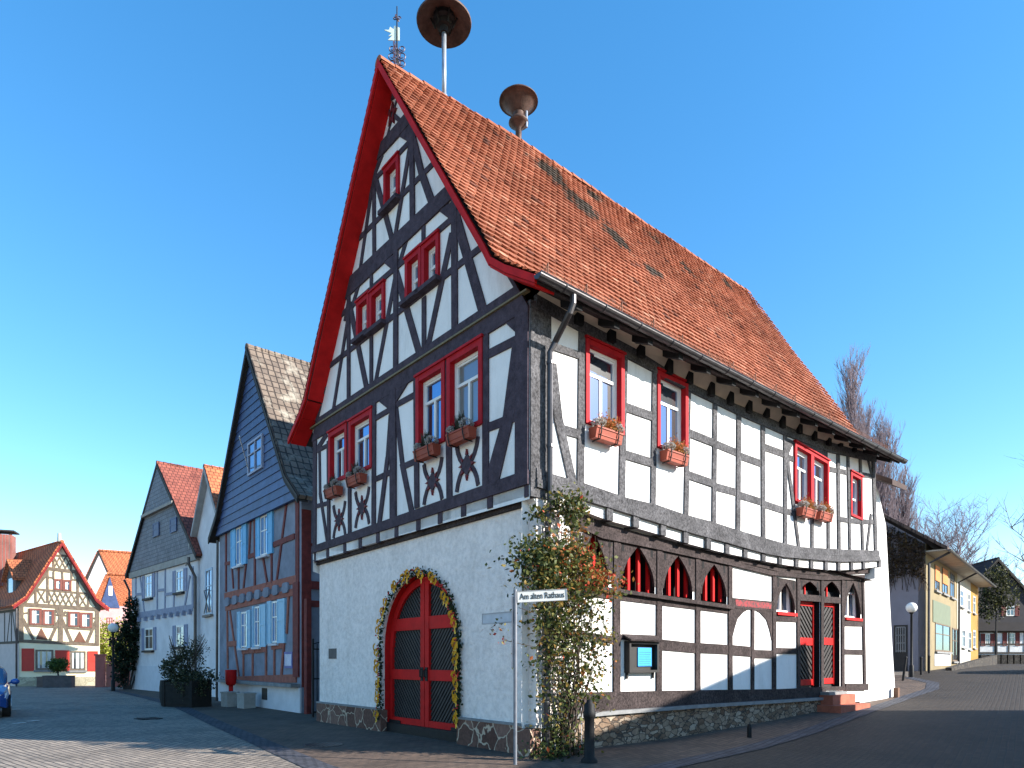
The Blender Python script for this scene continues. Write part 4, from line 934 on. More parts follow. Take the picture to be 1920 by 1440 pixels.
for k in range(9): m.tube([RF.P(.1, .5+k*.42, -.15), RF.P(1.15, .5+k*.42, -.15)], .006, 4)
tag(m.build('trellis', M('trellis_grey', (.35, .35, .36), .6), None), 'thin grey rod trellis behind the climbing rose at the corner', 'trellis')

# ------------------------------------------------------------------ generic background houses
def roofslab(fr, W_, ez, rz, ln, ldir, over=.35, front=.3, kick=0, th=.12, backover=.2):
    """list of profile points and a slab-building function"""
    m = W_/2; pr = [(-over, ez-over*.55)]
    if kick: pr += [(m*.14, ez+(rz-ez)*.10)]
    pr += [(m, rz)]
    return pr+[(W_-a, z) for a, z in pr[-2::-1]]
def house(name, label, fr, W_, ez, rz, depth, ldir, wm, rm, over=.35, front=.3, kick=0, base=-.2, holes=(), verge=None, uvs=True, oz=None, cat='house', soff=None, back=.2):
    ld = V((ldir[0], ldir[1], 0)).normalized(); h = thing(name, label, cat, fr.P(W_/2, max(base, 0), -.5))
    pr = roofslab(fr, W_, ez, rz, depth, ld, over, front, kick)
    m = MB(); wz = ez
    hp = [(((rz-ez)/(W_/2)), -1, ez+.02), (-((rz-ez)/(W_/2)), -1, ez+.02+(rz-ez)*2)]
    wall(m, fr, 0, W_, base, rz, list(holes), hp)
    for a in (0, W_):
        p = fr.P(a, base); q = p+ld*depth; m.face([p, q, q+V((0, 0, ez-base)), p+V((0, 0, ez-base))])
    p = fr.P(0, base)+ld*depth; q = fr.P(W_, base)+ld*depth; m.face([p, q, q+V((0, 0, ez-base)), fr.P(W_/2, rz)+ld*depth, p+V((0, 0, ez-base))])
    m.build('wall', wm, h, uvfr=fr)
    m = MB(); un = fr.u; th = .13
    for (a, b), (c, e) in zip(pr, pr[1:]):
        l = math.hypot(c-a, e-b); nx, nz = -(e-b)/l*th, (c-a)/l*th
        st = fr.P(0, 0)-ld*front
        m.prism([st+un*a+V((0, 0, b)), st+un*c+V((0, 0, e)), st+un*(c+nx)+V((0, 0, e+nz)), st+un*(a+nx)+V((0, 0, b+nz))], ld*(depth+front+back))
    o_ = fr.P(W_/2, rz)
    ruv = lambda p: ((p-o_).dot(ld), (abs((p-o_).dot(fr.u))**2+(p.z-rz)**2)**.5)
    ro = m.build('roof', rm, h, uvf=ruv)
    rg = MB(); st = fr.P(W_/2, rz+th*.8)-ld*(front+.02); k = 0.0
    while k < depth+front: rg.tube([st+ld*k, st+ld*(k+.33)], [.13, .11], 8); k += .33
    rg.build('ridge_tiles', rm, ro, uvf=ruv)
    if verge:
        m = MB()
        for (a, b), (c, e) in zip(pr, pr[1:]):
            st = fr.P(0, 0)-ld*(front+.03); m.prism([st+un*a+V((0, 0, b+.1)), st+un*c+V((0, 0, e+.1)), st+un*c+V((0, 0, e-.14)), st+un*a+V((0, 0, b-.14))], ld*.05)
            if front > .1: m.prism([st+un*a+V((0, 0, b-.03)), st+un*c+V((0, 0, e-.03)), st+un*c+V((0, 0, e-.08)), st+un*a+V((0, 0, b-.08))], ld*(front+.05))
        m.build('bargeboard', verge, h)
    return h, hp
M_tileB = brickmat('brown_pantiles', (.20, .155, .12), (.135, .105, .085), (.045, .035, .03), .24, .30, .03, .85, .9, offs=0, vs=.9, blotch=(.30, .27, .22))
M_tileD = brickmat('dark_red_tiles', (.27, .085, .06), (.20, .06, .045), (.07, .025, .02), .22, .26, .02, .85, .8, vs=.9)
M_tileO = brickmat('orange_tiles', (.52, .17, .075), (.42, .13, .06), (.14, .05, .03), .22, .22, .02, .85, .8, vs=.9)
M_tileY = brickmat('red_orange_tiles', (.56, .17, .07), (.44, .12, .05), (.10, .03, .02), .20, .19, .02, .85, .8, vs=.9)
M_slate = brickmat('grey_slates', (.16, .17, .205), (.115, .125, .155), (.03, .033, .04), .26, .2, .012, .6, .6, vs=1)
M_slateb = M('blue_slate_boards', (.045, .08, .19), .55, .3, 3, .2, 20, spec=.4, rnd=.25)
M_trimd = M('dark_trim', (.03, .026, .024), .7)
M_pink = M('grey_plaster', (.20, .22, .27), .95, .28, 1.5, .3, 30)
M_redwood = M('oxblood_timber', (.14, .024, .02), .75, .4, 6, .4, 40)
M_rosewood = M('faded_red_timber', (.27, .088, .062), .8, .3, 6, .4, 40)
M_lwhite = M('old_white_plaster', (.60, .585, .60), .95, .14, 1.2, .3, 30)
M_gtimber = M('blue_grey_timber', (.24, .26, .34), .8, .2, 6, .3, 40)
M_shb = M('light_blue_shutter', (.12, .38, .62), .6, .12, 5)
M_shd = M('deep_blue_panel', (.04, .16, .36), .5, .2, 5)
M_shw = M('white_blue_shutter', (.26, .47, .62), .6, .1, 5)
M_shg = M('grey_shutter', (.22, .25, .36), .7, .15, 5)
def simplewin(parent, fr, r, frame=M_sash, gl=M_glassd, fw=.06, o=.03, cross=True):
    a0, a1, z0, z1 = r; m = MB(); am, zt = (a0+a1)/2, z0+(z1-z0)*.62
    m.box(fr, a0, a0+fw, z0, z1, -.06, o); m.box(fr, a1-fw, a1, z0, z1, -.06, o); m.box(fr, a0+fw, a1-fw, z1-fw, z1, -.06, o-.003); m.box(fr, a0+fw, a1-fw, z0, z0+fw, -.06, o-.003)
    if cross: m.box(fr, am-.025, am+.025, z0+fw, z1-fw, -.06, o-.006); m.box(fr, a0+fw, am-.025, zt-.02, zt+.02, -.06, o-.008); m.box(fr, am+.025, a1-fw, zt-.02, zt+.02, -.06, o-.008)
    w = m.build('window', frame, parent); g = MB(); g.box(fr, a0+.01, a1-.01, z0+.01, z1-.01, -.05, .004); g.build('pane', gl, w); return w
def shutter(parent, fr, a0, a1, z0, z1, mat, o0=.0, o1=.05):
    m = MB(); m.box(fr, a0, a1, z0, z1, o0, o1-.015); e = .05
    m.box(fr, a0, a0+e, z0, z1, o1-.015, o1); m.box(fr, a1-e, a1, z0, z1, o1-.015, o1)
    for k in (0, .5, .94): m.box(fr, a0+e, a1-e, z0+(z1-z0)*k, z0+(z1-z0)*k+.07, o1-.015, o1-.002)
    m.build('shutter', mat, parent)

# --- house B: red timbers and blue slate gable
BF = Fr((-6.50, 20.4, 0), u2); WB = BF.pz(412, 1100)[0]; EB = 6.75; RB = BF.pz(475, 664)[1]
hb, hpB = house('slate_gable_house', 'narrow red-timbered house with blue slate gable and pale blue shutters next to the town hall', BF, WB, EB, RB, 9.5, r2, M_pink, M_tileB, over=.45, front=.30, kick=1, verge=M_trimd)
def mkbeams(fr, mat, name, parent, lst, o=.03, hp=None):
    m = MB()
    for (x0, y0, x1, y1, w) in lst: m.beam(fr, fr.pz(x0, y0), fr.pz(x1, y1), w, -.02, o, hp, None, .02)
    return m.build(name, mat, parent)
# slate boards
m = MB(); z = EB-.12; wins = BF.rect(464, 494, 822, 886)
def bx(x, y): return (410+x/7.58, 920+y/7.58)
kB = (RB-EB)/(WB/2)
while z < RB-.15:
    a0 = max(-.0, (z-EB)/kB+.02 if z > EB else .0); a1 = WB-a0; z1 = z+.30
    b0_ = max(0, (z1-EB)/kB+.02)
    if b0_ < WB/2-.05:
        m.prism([BF.P(a0, z, .16), BF.P(a1, z, .16), BF.P(WB-b0_, z1, .13), BF.P(b0_, z1, .13)], -BF.n*.1+V((0, 0, 0)))
    z += .29
m.build('slate_boards', M_slateb, hb)
f2 = off(BF, .17); wB = simplewin(hb, f2, f2.rect(466, 493, 823, 885), M('grey_window_frame', (.30, .33, .42), .6), M_glassd, .07, .05)
m = MB(); p0_ = f2.P(*f2.pz(468, 878), .05); m.tube([p0_, f2.P(*f2.pz(449, 818, 1.1), 1.1)], .02, 6); m.build('flag_pole', M_sash, hb)
L_ = []
for l in ((195, 590, 195, 900, .14), (110, 620, 110, 1430, .16), (460, 440, 440, 900, .12), (520, 420, 520, 1430, .17), (970, 190, 830, 1290, .13), (1125, 100, 1125, 1350, .26), (190, 1000, 215, 1380, .12), (290, 1090, 290, 1420, .12),
          (400, 1000, 355, 1430, .12), (640, 960, 700, 1330, .12), (760, 900, 760, 1310, .12), (100, 1040, 260, 1010, .13), (430, 940, 540, 900, .15), (790, 770, 1080, 650, .18)):
    L_.append((*bx(l[0], l[1]), *bx(l[2], l[3]), l[4]))
mkbeams(BF, M_redwood, 'upper_timber_frame', hb, L_)
def bz(x, y): return (400+x/5.76, 1100+y/5.76)
L_ = []
for l in ((130, 105, 900, -80, .26), (140, 235, 880, 55, .22), (155, 250, 160, 880, .14), (185, 270, 280, 960, .12), (330, 660, 330, 970, .12), (430, 650, 430, 970, .12), (575, 640, 575, 970, .14), (665, 620, 665, 970, .12), (770, 610, 740, 970, .14), (820, 100, 800, 500, .12),
          (170, 620, 260, 610, .2), (320, 700, 450, 685, .2), (460, 690, 580, 670, .2), (640, 650, 770, 630, .2), (150, 1010, 900, 990, .26)):
    L_.append((*bz(l[0], l[1]), *bz(l[2], l[3]), l[4]))
mkbeams(BF, M_rosewood, 'lower_timber_frame', hb, L_, .035)
mkbeams(BF, M_redwood, 'corner_post', hb, [(557, 1093, 557, 1268, .42)], .06)
for k, x in enumerate((168, 248, 330, 408, 495, 592, 690, 800)):
    px, py = bz(x, 165-(x-168)*.24); a, z = BF.pz(px, py); m = MB(); m.poly(BF, [(a+.25*math.copysign(abs(math.cos(t))**.5, math.cos(t)), z+.17*math.copysign(abs(math.sin(t))**.6, math.sin(t))) for t in [6.2832*k_/16 for k_ in range(16)]], .0, .09); m.build('joist_infill', M_pink, hb)
m = MB(); r = BF.rect(414, 571, 1283, 1337); m.box(BF, .0, WB, -.1, .78, .0, .05); m.build('plinth', M_lwhite, hb)
m = MB(); m.box(BF, .1, WB-.2, .79, .9, .0, .3); m.build('plinth_ledge', M_ledge, hb)
m = MB(); r = BF.rect(494, 504, 1290, 1312); m.box(BF, *r, .05, .06); m.build('cellar_vent', M_trimd, hb)
for (x0, x1, x2, x3, yt, yb_) in ((435.5, 444, 456, 464.5, 988, 1060), (482.5, 489.5, 504, 513.5, 966, 1041)):
    c = BF.rect(x1, x2, yt, yb_); simplewin(hb, BF, c); l1 = BF.rect(x0, x1, yt+4, yb_+4); l2 = BF.rect(x2, x3, yt-3, yb_-3)
    for l in (l1, l2): shutter(hb, BF, l[0], l[1], c[2]-.03, c[3]+.03, M_shb, .0, .07)
    m = MB(); w_ = (c[1]-c[0]); m.box(BF, c[1]-w_*.5, c[1]-.04, c[2]+.05, c[3]-.05, .0, .015); m.build('inner_panel', M_shd, hb)
    m = MB(); m.box(BF, c[0]-.1, c[1]+.1, c[2]-.1, c[2]-.03, .0, .15); m.build('window_sill', M_lwhite, hb); m = MB(); m.box(BF, c[0]-.05, c[1]+.05, c[3]+.03, c[3]+.1, .0, .08); m.build('window_head', M_lwhite, hb)
for (x0, x1, x2, x3, yt, yb_) in ((447.5, 453, 466, 472, 1147, 1214), (476, 478.5, 490, 501, 1137, 1212), (504, 511, 523, 537, 1127, 1205)):
    c = BF.rect(x1, x2, yt, yb_); simplewin(hb, BF, c); l1 = BF.rect(x0, x1, yt, yb_); l2 = BF.rect(x2, x3, yt, yb_)
    for l in (l1, l2): shutter(hb, BF, l[0], l[1], c[2]-.03, c[3]+.03, M_shw, .0, .07)
    w_ = (c[1]-c[0]); m = MB(); m.box(BF, c[1]-w_*.55, c[1]-.04, c[2]+.05, c[3]-.05, .0, .015); m.build('inner_panel', M_shd, hb)
    m = MB(); m.box(BF, c[0]-.08, c[1]+.08, c[2]-.1, c[2]-.03, .0, .13); m.build('window_sill', M_lwhite, hb)
m = MB(); r = BF.rect(535, 550, 1222, 1253); m.box(BF, *r, .0, .04); pq = m.build('framed_notice', M('notice_blue', (.07, .10, .30), .5), hb)
m = MB(); m.box(BF, r[0]+.06, r[1]-.06, r[2]+.08, r[3]-.08, .04, .046); m.build('notice_paper', M('notice_pale', (.45, .47, .58), .5), pq)
# its side wall towards the passage
SB_ = Fr(BF.o, r2); 
m = MB(); m.box(SB_, .0, .30, .8, 6.3, -.02, .035); m.box(SB_, .3, 6, 5.1, 5.28, -.02, .03); m.box(SB_, .3, 6, 3.85, 4.1, -.02, .06); m.box(SB_, .3, 6, 3.3, 3.5, -.02, .03); m.box(SB_, 1.55, 1.75, .8, 6.3, -.02, .028); m.build('side_timber_frame', M_redwood, hb)
m = MB(); pp = at(577, 1340, 20.1); m.cuboid((pp.x, pp.y, 1.75), .16, .16, 3.5, .8); m.build('passage_post', M_redwood, hb)
# gutter and pipe on the left corner
m = MB(); a = WB+.12; m.tube([BF.P(a, 6.5, .05), BF.P(a, .0, .08)], .05, 8); m.build('downpipe', M_gut, hb)
m = MB(); ig = thing('iron_gate', 'black iron gate closing the passage between red house and town hall', 'gate', at(590, 1345, 18.9)*1.0)
p = at(587, 1345, 18.9); p.z = 0
for k in range(9): m.tube([p+r2*(k*.12)+V((0, 0, .1)), p+r2*(k*.12)+V((0, 0, 2.1))], .013, 5)
for z in (.15, 1.1, 1.95): m.tube([p+V((0, 0, z)), p+r2*1.0+V((0, 0, z))], .018, 5)
m.tube([p+V((0, 0, 0)), p+V((0, 0, 2.25))], .03, 6); m.tube([p+V((0, 0, 2.1)), p+r2*1.0+V((0, 0, 2.35))], .015, 5); m.build('bars', M_iron, ig)

# --- house C: narrow white
CF = Fr((-13.0, 29.2, 0), u2); WC = CF.pz(361, 1100)[0]+.0
o_c = CF.P(0, 0)
c0 = CF.pz(430, 1100)[0]; CF = Fr(CF.P(c0, 0), u2); WC = CF.pz(362, 1150)[0]
EC = CF.pz(356, 1052)[1]; RC = CF.pz(384, 942)[1]
RC = EC+(WC/2)*1.35
hc, hpC = house('narrow_white_house', 'narrow white rendered house with orange gable roof squeezed between two half-timbered houses', CF, WC, EC, RC, 7, r2, M_lwhite, M_tileO, over=.3, front=.25, verge=M('pale_barge', (.35, .34, .33), .7))
r = CF.rect(386, 399, 1066, 1152); w = simplewin(hc, CF, r, M('pale_blue_frame', (.42, .52, .62), .6), M_glassd, .09, .04)
m = MB(); m.box(CF, r[0]-.1, r[1]+.1, r[2]-.12, r[2]-.02, 0, .14); m.build('window_sill', M('brown_sill', (.20, .16, .13), .8), w)
m = MB(); a_, z_ = (r[0]+r[1])/2, r[2]
for sx in (-1, 1): m.tube([CF.P(a_-sx*.4, z_+.05, .12), CF.P(a_+sx*.4, z_+1.1, .12)], .02, 4)
m.tube([CF.P(a_-.42, z_+1.1, .12), CF.P(a_+.42, z_+1.1, .12)], .02, 4); m.build('window_rail', M_gut, w)
# --- house D: white with grey slate gable
DF = Fr((-22.6, 38.9, 0), (.713, -.701)); DF = Fr(DF.P(DF.pz(247, 1200)[0], 0), DF.u); WD = DF.pz(371, 1150)[0]
ED = 6.75; RD = DF.pz(303, 873)[1]
hd, hpD = house('grey_slate_house', 'white house with grey slate gable, blue-grey shutters and dark red tile roof', DF, WD, ED, RD, 3.6, (.75, .66), M_lwhite, M_tileD, over=.40, front=.22, verge=M_trimd)
m = MB(); kD = (RD-ED)/(WD/2)
zs0 = DF.pz(300, 1058)[1]
def tri(z): return max(0, (z-ED)/kD+.05)
zc = DF.pz(300, 957)[1]
m.prism([DF.P(tri(zs0), zs0, .02), DF.P(WD-tri(zs0), zs0, .02), DF.P(WD-tri(zc), zc, .02), DF.P(tri(zc), zc, .02)], DF.n*.10)
m.prism([DF.P(tri(zc), zc+.02, .02), DF.P(WD-tri(zc), zc+.02, .02), DF.P(WD/2, RD-.1, .02)], DF.n*.2)
m.build('slate_cladding', M_slate, hd, uvfr=DF)
m = MB(); m.box(DF, tri(zc)-.2, WD-tri(zc)+.2, zc-.12, zc+.02, .0, .3); m.box(DF, -.1, WD+.1, ED-.35, ED-.02, .0, .12); m.build('gable_trim', M('beige_trim', (.30, .28, .25), .8), hd)
f3 = off(DF, .13)
for rr in ((288, 299, 981, 1006), (320, 332, 972, 998)): shutter(hd, f3, *f3.rect(*rr), M_slateb, .0, .05)
def dz_(x, y): return (230+x/7.58, 1030+y/7.58)
L_ = [(*dz_(a, b), *dz_(c, d), w) for a, b, c, d, w in ((190, 370, 190, 940, .2), (250, 370, 315, 910, .15), (495, 300, 495, 890, .17), (610, 270, 605, 870, .17), (735, 620, 730, 850, .15), (960, 380, 885, 820, .17), (1000, 250, 1000, 830, .2), (190, 640, 300, 635, .15), (510, 585, 600, 575, .15), (610, 645, 720, 625, .15), (200, 945, 1000, 830, .34))]
mkbeams(DF, M_gtimber, 'timber_frame', hd, L_)
for k in range(9):
    m = MB(); x = 255+k*90; px, py = dz_(x, 1000-(x-255)*.15); a, z = DF.pz(px, py); m.box(DF, a-.1, a+.1, z-.12, z+.12, .0, .16); m.build('joist_end', M_gtimber, hd)
for (x0, x1, yt, yb_) in ((273, 286, 1077, 1121), (331, 345, 1068, 1110), (272, 288, 1177, 1219), (331, 346, 1172, 1212)):
    c = DF.rect(x0, x1, yt, yb_); simplewin(hd, DF, c, fw=.1); w_ = .42
    shutter(hd, DF, c[0]-w_-.03, c[0]-.03, c[2], c[3], M_shg); shutter(hd, DF, c[1]+.03, c[1]+w_+.03, c[2], c[3], M_shg)
    m = MB(); m.box(DF, c[0]-.12, c[1]+.12, c[2]-.13, c[2]-.02, 0, .16); m.build('window_sill', M_trimd, hd)
m = MB(); m.box(DF, -.05, WD, -.1, 1.35, .0, .06); m.build('plinth', M('pale_grey_render', (.52, .53, .57), .95, .08), hd)
m = MB(); m.tube([DF.P(WD-.05, 6.5, .4), DF.P(WD-.05, 6.2, .4), DF.P(WD+.0, 5.6, .12), DF.P(WD+.0, 0, .12)], .07, 8); m.tube([DF.P(.05, 6.3, .4), DF.P(-.02, 5.7, .12), DF.P(-.02, 1.7, .12), DF.P(-.25, 0, .35)], .06, 8); m.build('downpipe', M_gut, hd)

# --- house Y: yellow timbered house at the end of the street
YF = Fr(at(36, 1287, 42.2), (.92, .39)); WY = YF.pz(187, 1180)[0]
EY = (YF.pz(37, 1128)[1]+YF.pz(187, 1141)[1])/2; RY = YF.pz(119, 1020)[1]
M_yel = M('cream_yellow_plaster', (.84, .75, .52), .9, .06, 1.5, .2, 30)
M_ybt = M('grey_brown_timber', (.15, .115, .085), .8, .3, 6, .3, 40)
hy, hpY = house('cream_house', 'cream half-timbered house with red shutters and red-orange roof at the end of the street', YF, WY, EY, RY, 9, (-.80, .60), M_yel, M_tileY, over=.4, front=.32, kick=1, verge=M('red_barge', (.28, .03, .03), .6))
def yz(x, y): return (x/6.545, 1000+y/6.545)
L_ = [(*yz(a, b), *yz(c, d), w) for a, b, c, d, w in ((250, 870, 1230, 935, .26), (240, 1320, 1215, 1365, .2), (580, 430, 945, 475, .22), (680, 272, 850, 277, .13), (460, 685, 1070, 740, .13), (300, 835, 570, 480, .30), (945, 490, 1215, 920, .30), (585, 450, 585, 850, .13), (765, 470, 770, 560, .11), (950, 470, 960, 890, .13), (660, 280, 660, 430, .1), (870, 290, 870, 450, .1), (660, 470, 660, 560, .1), (880, 480, 880, 580, .1), (600, 540, 660, 545, .1), (880, 565, 950, 575, .1),
      (440, 690, 440, 850, .11), (1085, 750, 1085, 900, .11), (262, 900, 262, 1320, .25), (1195, 960, 1195, 1360, .22), (750, 910, 745, 1330, .26), (690, 930, 745, 1010, .14), (810, 960, 760, 1020, .14), (735, 1050, 615, 1310, .17), (765, 1060, 880, 1330, .17), (285, 1050, 410, 1300, .17), (1180, 1080, 1065, 1350, .17), (280, 985, 350, 975, .11), (670, 1000, 820, 1010, .11), (280, 1130, 350, 1130, .11), (1130, 1040, 1190, 1045, .11), (360, 925, 360, 1120, .12), (675, 940, 670, 1130, .12), (835, 960, 835, 1150, .12), (1130, 980, 1130, 1160, .12), (345, 1130, 680, 1150, .13), (830, 1160, 1130, 1180, .13))]
for i in range(5):      # lattice panels
    x = 600+i*70; L_.append((*yz(x, 715+i*5), *yz(x+75, 870+i*5), .07)); L_.append((*yz(x+75, 715+i*5), *yz(x, 870+i*5), .07))
for i in range(3):
    x = 665+i*70; L_.append((*yz(x, 290), *yz(x+70, 430), .07)); L_.append((*yz(x+70, 290), *yz(x, 430), .07))
for x in (510, 1020):
    L_.append((*yz(x-45, 700+(x-510)*.1), *yz(x+45, 850+(x-510)*.1), .08)); L_.append((*yz(x+45, 700+(x-510)*.1), *yz(x-45, 850+(x-510)*.1), .08))
mkbeams(YF, M_ybt, 'timber_frame', hy, L_, .03, hpY)
M_tri = M('brown_panel', (.16, .075, .05), .8)
for tr in (((510, 1160), (440, 1300), (590, 1310)), ((980, 1200), (905, 1330), (1055, 1340))): m = MB(); m.poly(YF, [YF.pz(*yz(*p)) for p in tr], -.02, .045); m.build('brown_triangle', M_tri, hy)
M_ybr = M('brown_red_frame', (.20, .07, .055), .7)
for (x0, x1, y0, y1) in ((665, 770, 555, 695), (775, 880, 565, 705), (365, 515, 915, 1120), (525, 665, 930, 1125), (840, 980, 955, 1145), (985, 1130, 965, 1160)):
    p, q = yz(x0, y0), yz(x1, y1); r = YF.rect(p[0], q[0], p[1]+1, q[1]); m = MB(); e = .13
    m.box(YF, r[0], r[0]+e, r[2], r[3], -.02, .06); m.box(YF, r[1]-e, r[1], r[2], r[3], -.02, .06); m.box(YF, r[0]+e, r[1]-e, r[3]-e, r[3], -.02, .057); m.box(YF, r[0]+e, r[1]-e, r[2], r[2]+e*.6, -.02, .057)
    w = m.build('window', M_ybr, hy); g = MB(); g.box(YF, r[0]+.01, r[1]-.01, r[2]+.01, r[3]-.01, -.02, .02); g.build('pane', M_glassd, w)
    g = MB(); am = (r[0]+r[1])/2; g.box(YF, am-.025, am+.025, r[2]+e*.6, r[3]-e, .02, .04); g.box(YF, r[0]+e, r[1]-e, r[2]+(r[3]-r[2])*.6, r[2]+(r[3]-r[2])*.6+.04, .02, .038)
    g.box(YF, r[0]+e, r[0]+e+.13, r[2]+.1, r[3]-e, .02, .024); g.build('sash', M_sash, w)
def y6(x, y): return (x/6, 1160+y/6)
for (x0, x1, y0, y1) in ((245, 385, 335, 590), (622, 780, 355, 590), (988, 1103, 365, 590)):
    p, q = y6(x0, y0), y6(x1, y1); shutter(hy, YF, *YF.rect(p[0], q[0], p[1], q[1]), M('bright_red_shutter', (.50, .05, .035), .6, .1), .0, .06)
for (x0, x1, y0, y1) in ((400, 600, 350, 575), (788, 965, 365, 580)):
    p, q = y6(x0, y0), y6(x1, y1); r = YF.rect(p[0], q[0], p[1], q[1]); w = simplewin(hy, YF, r, M_ybt, M_glassd, .09, .04, False)
    m = MB()
    for k in (.08, .32, .42, .62, .72): m.box(YF, r[0]+(r[1]-r[0])*k+.05, r[0]+(r[1]-r[0])*(k+.16), r[2]+.12, r[3]-.12, .004, .02)
    m.build('curtain', M('net_curtain', (.55, .58, .55), .9), w); m = MB(); m.box(YF, r[0]-.08, r[1]+.08, r[2]-.14, r[2]-.01, 0, .12); m.build('window_sill', M_ledge, w)
m = MB(); z0 = YF.pz(100, 1269)[1]; m.box(YF, -.05, WY+.05, -.3, z0, 0, .08); m.build('plinth', voro('pale_plinth_stone', [(0, (.36, .33, .24)), (1, (.55, .5, .36))], (.3, .28, .2), 2.5, .04), hy)
m = MB(); c = YF.P(WY/2, RY+.1, .25); m.tube([c, c+V((0, 0, .55))], [.12, .10], 8); m.build('finial', M('finial_stone', (.32, .33, .30), .8), hy)
# dormer and chimney on its left slope
ldY = V((-.80, .60, 0)).normalized()
dc = YF.P(0, 0)+ldY*3.2; dF = Fr(dc+V((0, 0, 0)), (ldY.x, ldY.y)); 
kY = (RY-EY)/(WY/2)
DO = off(dF, -WY/2*.22*abs(dF.n.dot(YF.u)))
m = MB(); za, zb_ = EY+.75, EY+2.0
bk = YF.u*(WY/2*.62)
def dn_(a, z, d): return dF.o+dF.u*a+YF.u*d+V((0, 0, z))
dpth = WY/2*.22; dbk = WY/2*.85
m.prism([dn_(-.85, za-.5, dpth), dn_(.85, za-.5, dpth), dn_(.85, zb_, dpth), dn_(0, zb_+1.0, dpth), dn_(-.85, zb_, dpth)], YF.u*(dbk-dpth)*.8); dmr = m.build('dormer', M('dormer_slate', (.085, .078, .075), .8, .3, 8), hy)
m = MB()
for sg in (-1, 1): m.prism([dn_(sg*1.15, zb_-.3, dpth-.25), dn_(0, zb_+1.05, dpth-.25), dn_(0, zb_+1.2, dpth-.25), dn_(sg*1.15, zb_-.12, dpth-.25)], YF.u*(dbk-dpth))
m.build('dormer_roof', M_tileO, dmr, uvf=lambda p: (p.dot(YF.u), p.z*1.3))
m = MB(); m.prism([dn_(-.4, za+.0, dpth-.03), dn_(.4, za+.0, dpth-.03), dn_(.4, za+1.15, dpth-.03), dn_(-.4, za+1.15, dpth-.03)], YF.u*.05); m.build('dormer_window', M_glassd, dmr)
cp = at(9, 1060, 46.5); m = MB(); m.cuboid((cp.x, cp.y, cp.z+.3), 1.05, 1.0, 3.6, .4); m.build('chimney', brickmat('chimney_brick', (.30, .10, .08), (.24, .08, .065), (.2, .16, .14), .22, .075, .01, uv=False, rot=0), hy); 
m = MB(); m.cuboid((cp.x, cp.y, cp.z+2.35), 1.4, 1.35, .1, .4)
for sx in (-1, 1): m.cuboid((cp.x+sx*.4, cp.y, cp.z+2.2), .07, .5, .3, .4)
m.build('chimney_cap', M_trimd, hy)
# shaded side wall timbers
YS = Fr(YF.o, (ldY.x, ldY.y)); m = MB()
for z in (EY-.45, 2.75): m.box(YS, 0, 9, z, z+.16, -.02, .035)
for a in (.1, 1.3, 2.6, 3.9, 5.2): m.box(YS, a, a+.14, 2.9, EY-.4, -.02, .03)
m.beam(YS, (.5, 2.9), (1.2, EY-.4), .13, -.02, .025); m.beam(YS, (2.2, 2.9), (1.6, EY-.4), .13, -.02, .025); m.build('side_timber_frame', M_trimd, hy)
m = MB(); m.box(YS, .0, 9, -.2, EY-.02, .0, .012); m.build('side_shade_render', M('pinkish_shade_render', (.52, .45, .43), .95, .08), hy)  # skin over the cream wall, this side's pinkish shade put into its colour
m = MB(); m.tube([YF.P(-.12, EY-.3, .1), YF.P(-.12, 0, .1)], .06, 6); m.build('downpipe', M_gut, hy)
# small houses between
E1 = Fr(at(163, 1260, 62), (.93, .36)); wE = E1.pz(213, 1150)[0]; eE = E1.pz(163, 1092)[1]; rE = E1.pz(187, 1034)[1]
house('far_white_gable_house', 'far white gabled house with orange roof behind the cream house', E1, wE, eE, rE, 12, (.86, .5), M_lwhite, M_tileO, over=.1, front=.15, verge=M_trimd)
E2 = Fr(at(186, 1275, 54), (.9, .43)); wE = E2.pz(226, 1150)[0]; eE = E2.pz(186, 1132)[1]; rE = E2.pz(203, 1078)[1]
he2, _ = house('pink_house', 'small pink house with dark slate gable and orange roof behind the globe lamp', E2, wE, eE, rE, 12, (.9, .42), M('pink_plaster', (.52, .32, .32), .9, .1), M_tileO, over=.25, front=.2, verge=M_trimd)
m = MB(); m.prism([E2.P(.05, eE-.3, .01), E2.P(wE-.05, eE-.3, .01), E2.P(wE/2, rE-.2, .01)], E2.n*.08); m.build('slate_gable', M_slateb, he2)
r = E2.rect(200, 211, 1158, 1178); simplewin(he2, E2, r, M_ybr)
r = E2.rect(204, 211, 1099, 1117); f4 = off(E2, .1); simplewin(he2, f4, r)
# brick gate post and gate
gp_ = at(186, 1286, 41.0); gf = Fr(gp_, (.93, .36))
m = MB(); m.box(gf, -.2, .3, -.1, 1.95, -.3, .1); m.box(gf, -.26, .36, 1.95, 2.05, -.36, .16); tag(m.build('gate_pillar', M('red_render_pillar', (.36, .12, .10), .9, .2), None), 'red gate pillar at the right corner of the cream house', 'pillar')
gg = thing('yard_gate', 'low reddish wooden yard gate with coping beside the cream house', 'gate', gf.P(1.2, 0, 0)); m = MB()
m.box(gf, .36, 2.6, .0, 1.45, -.1, -.02); m.box(gf, .36, 2.6, 1.50, 1.62, -.15, .03); m.box(gf, .36, 2.6, 1.35, 1.42, -.1, .0); m.beam(gf, (.45, .3), (2.4, 1.25), .1, -.02, .0); m.box(gf, .36, 2.6, .5, .6, -.02, .002); m.build('boards', M('faded_brick_red', (.34, .13, .105), .9, .15), gg)

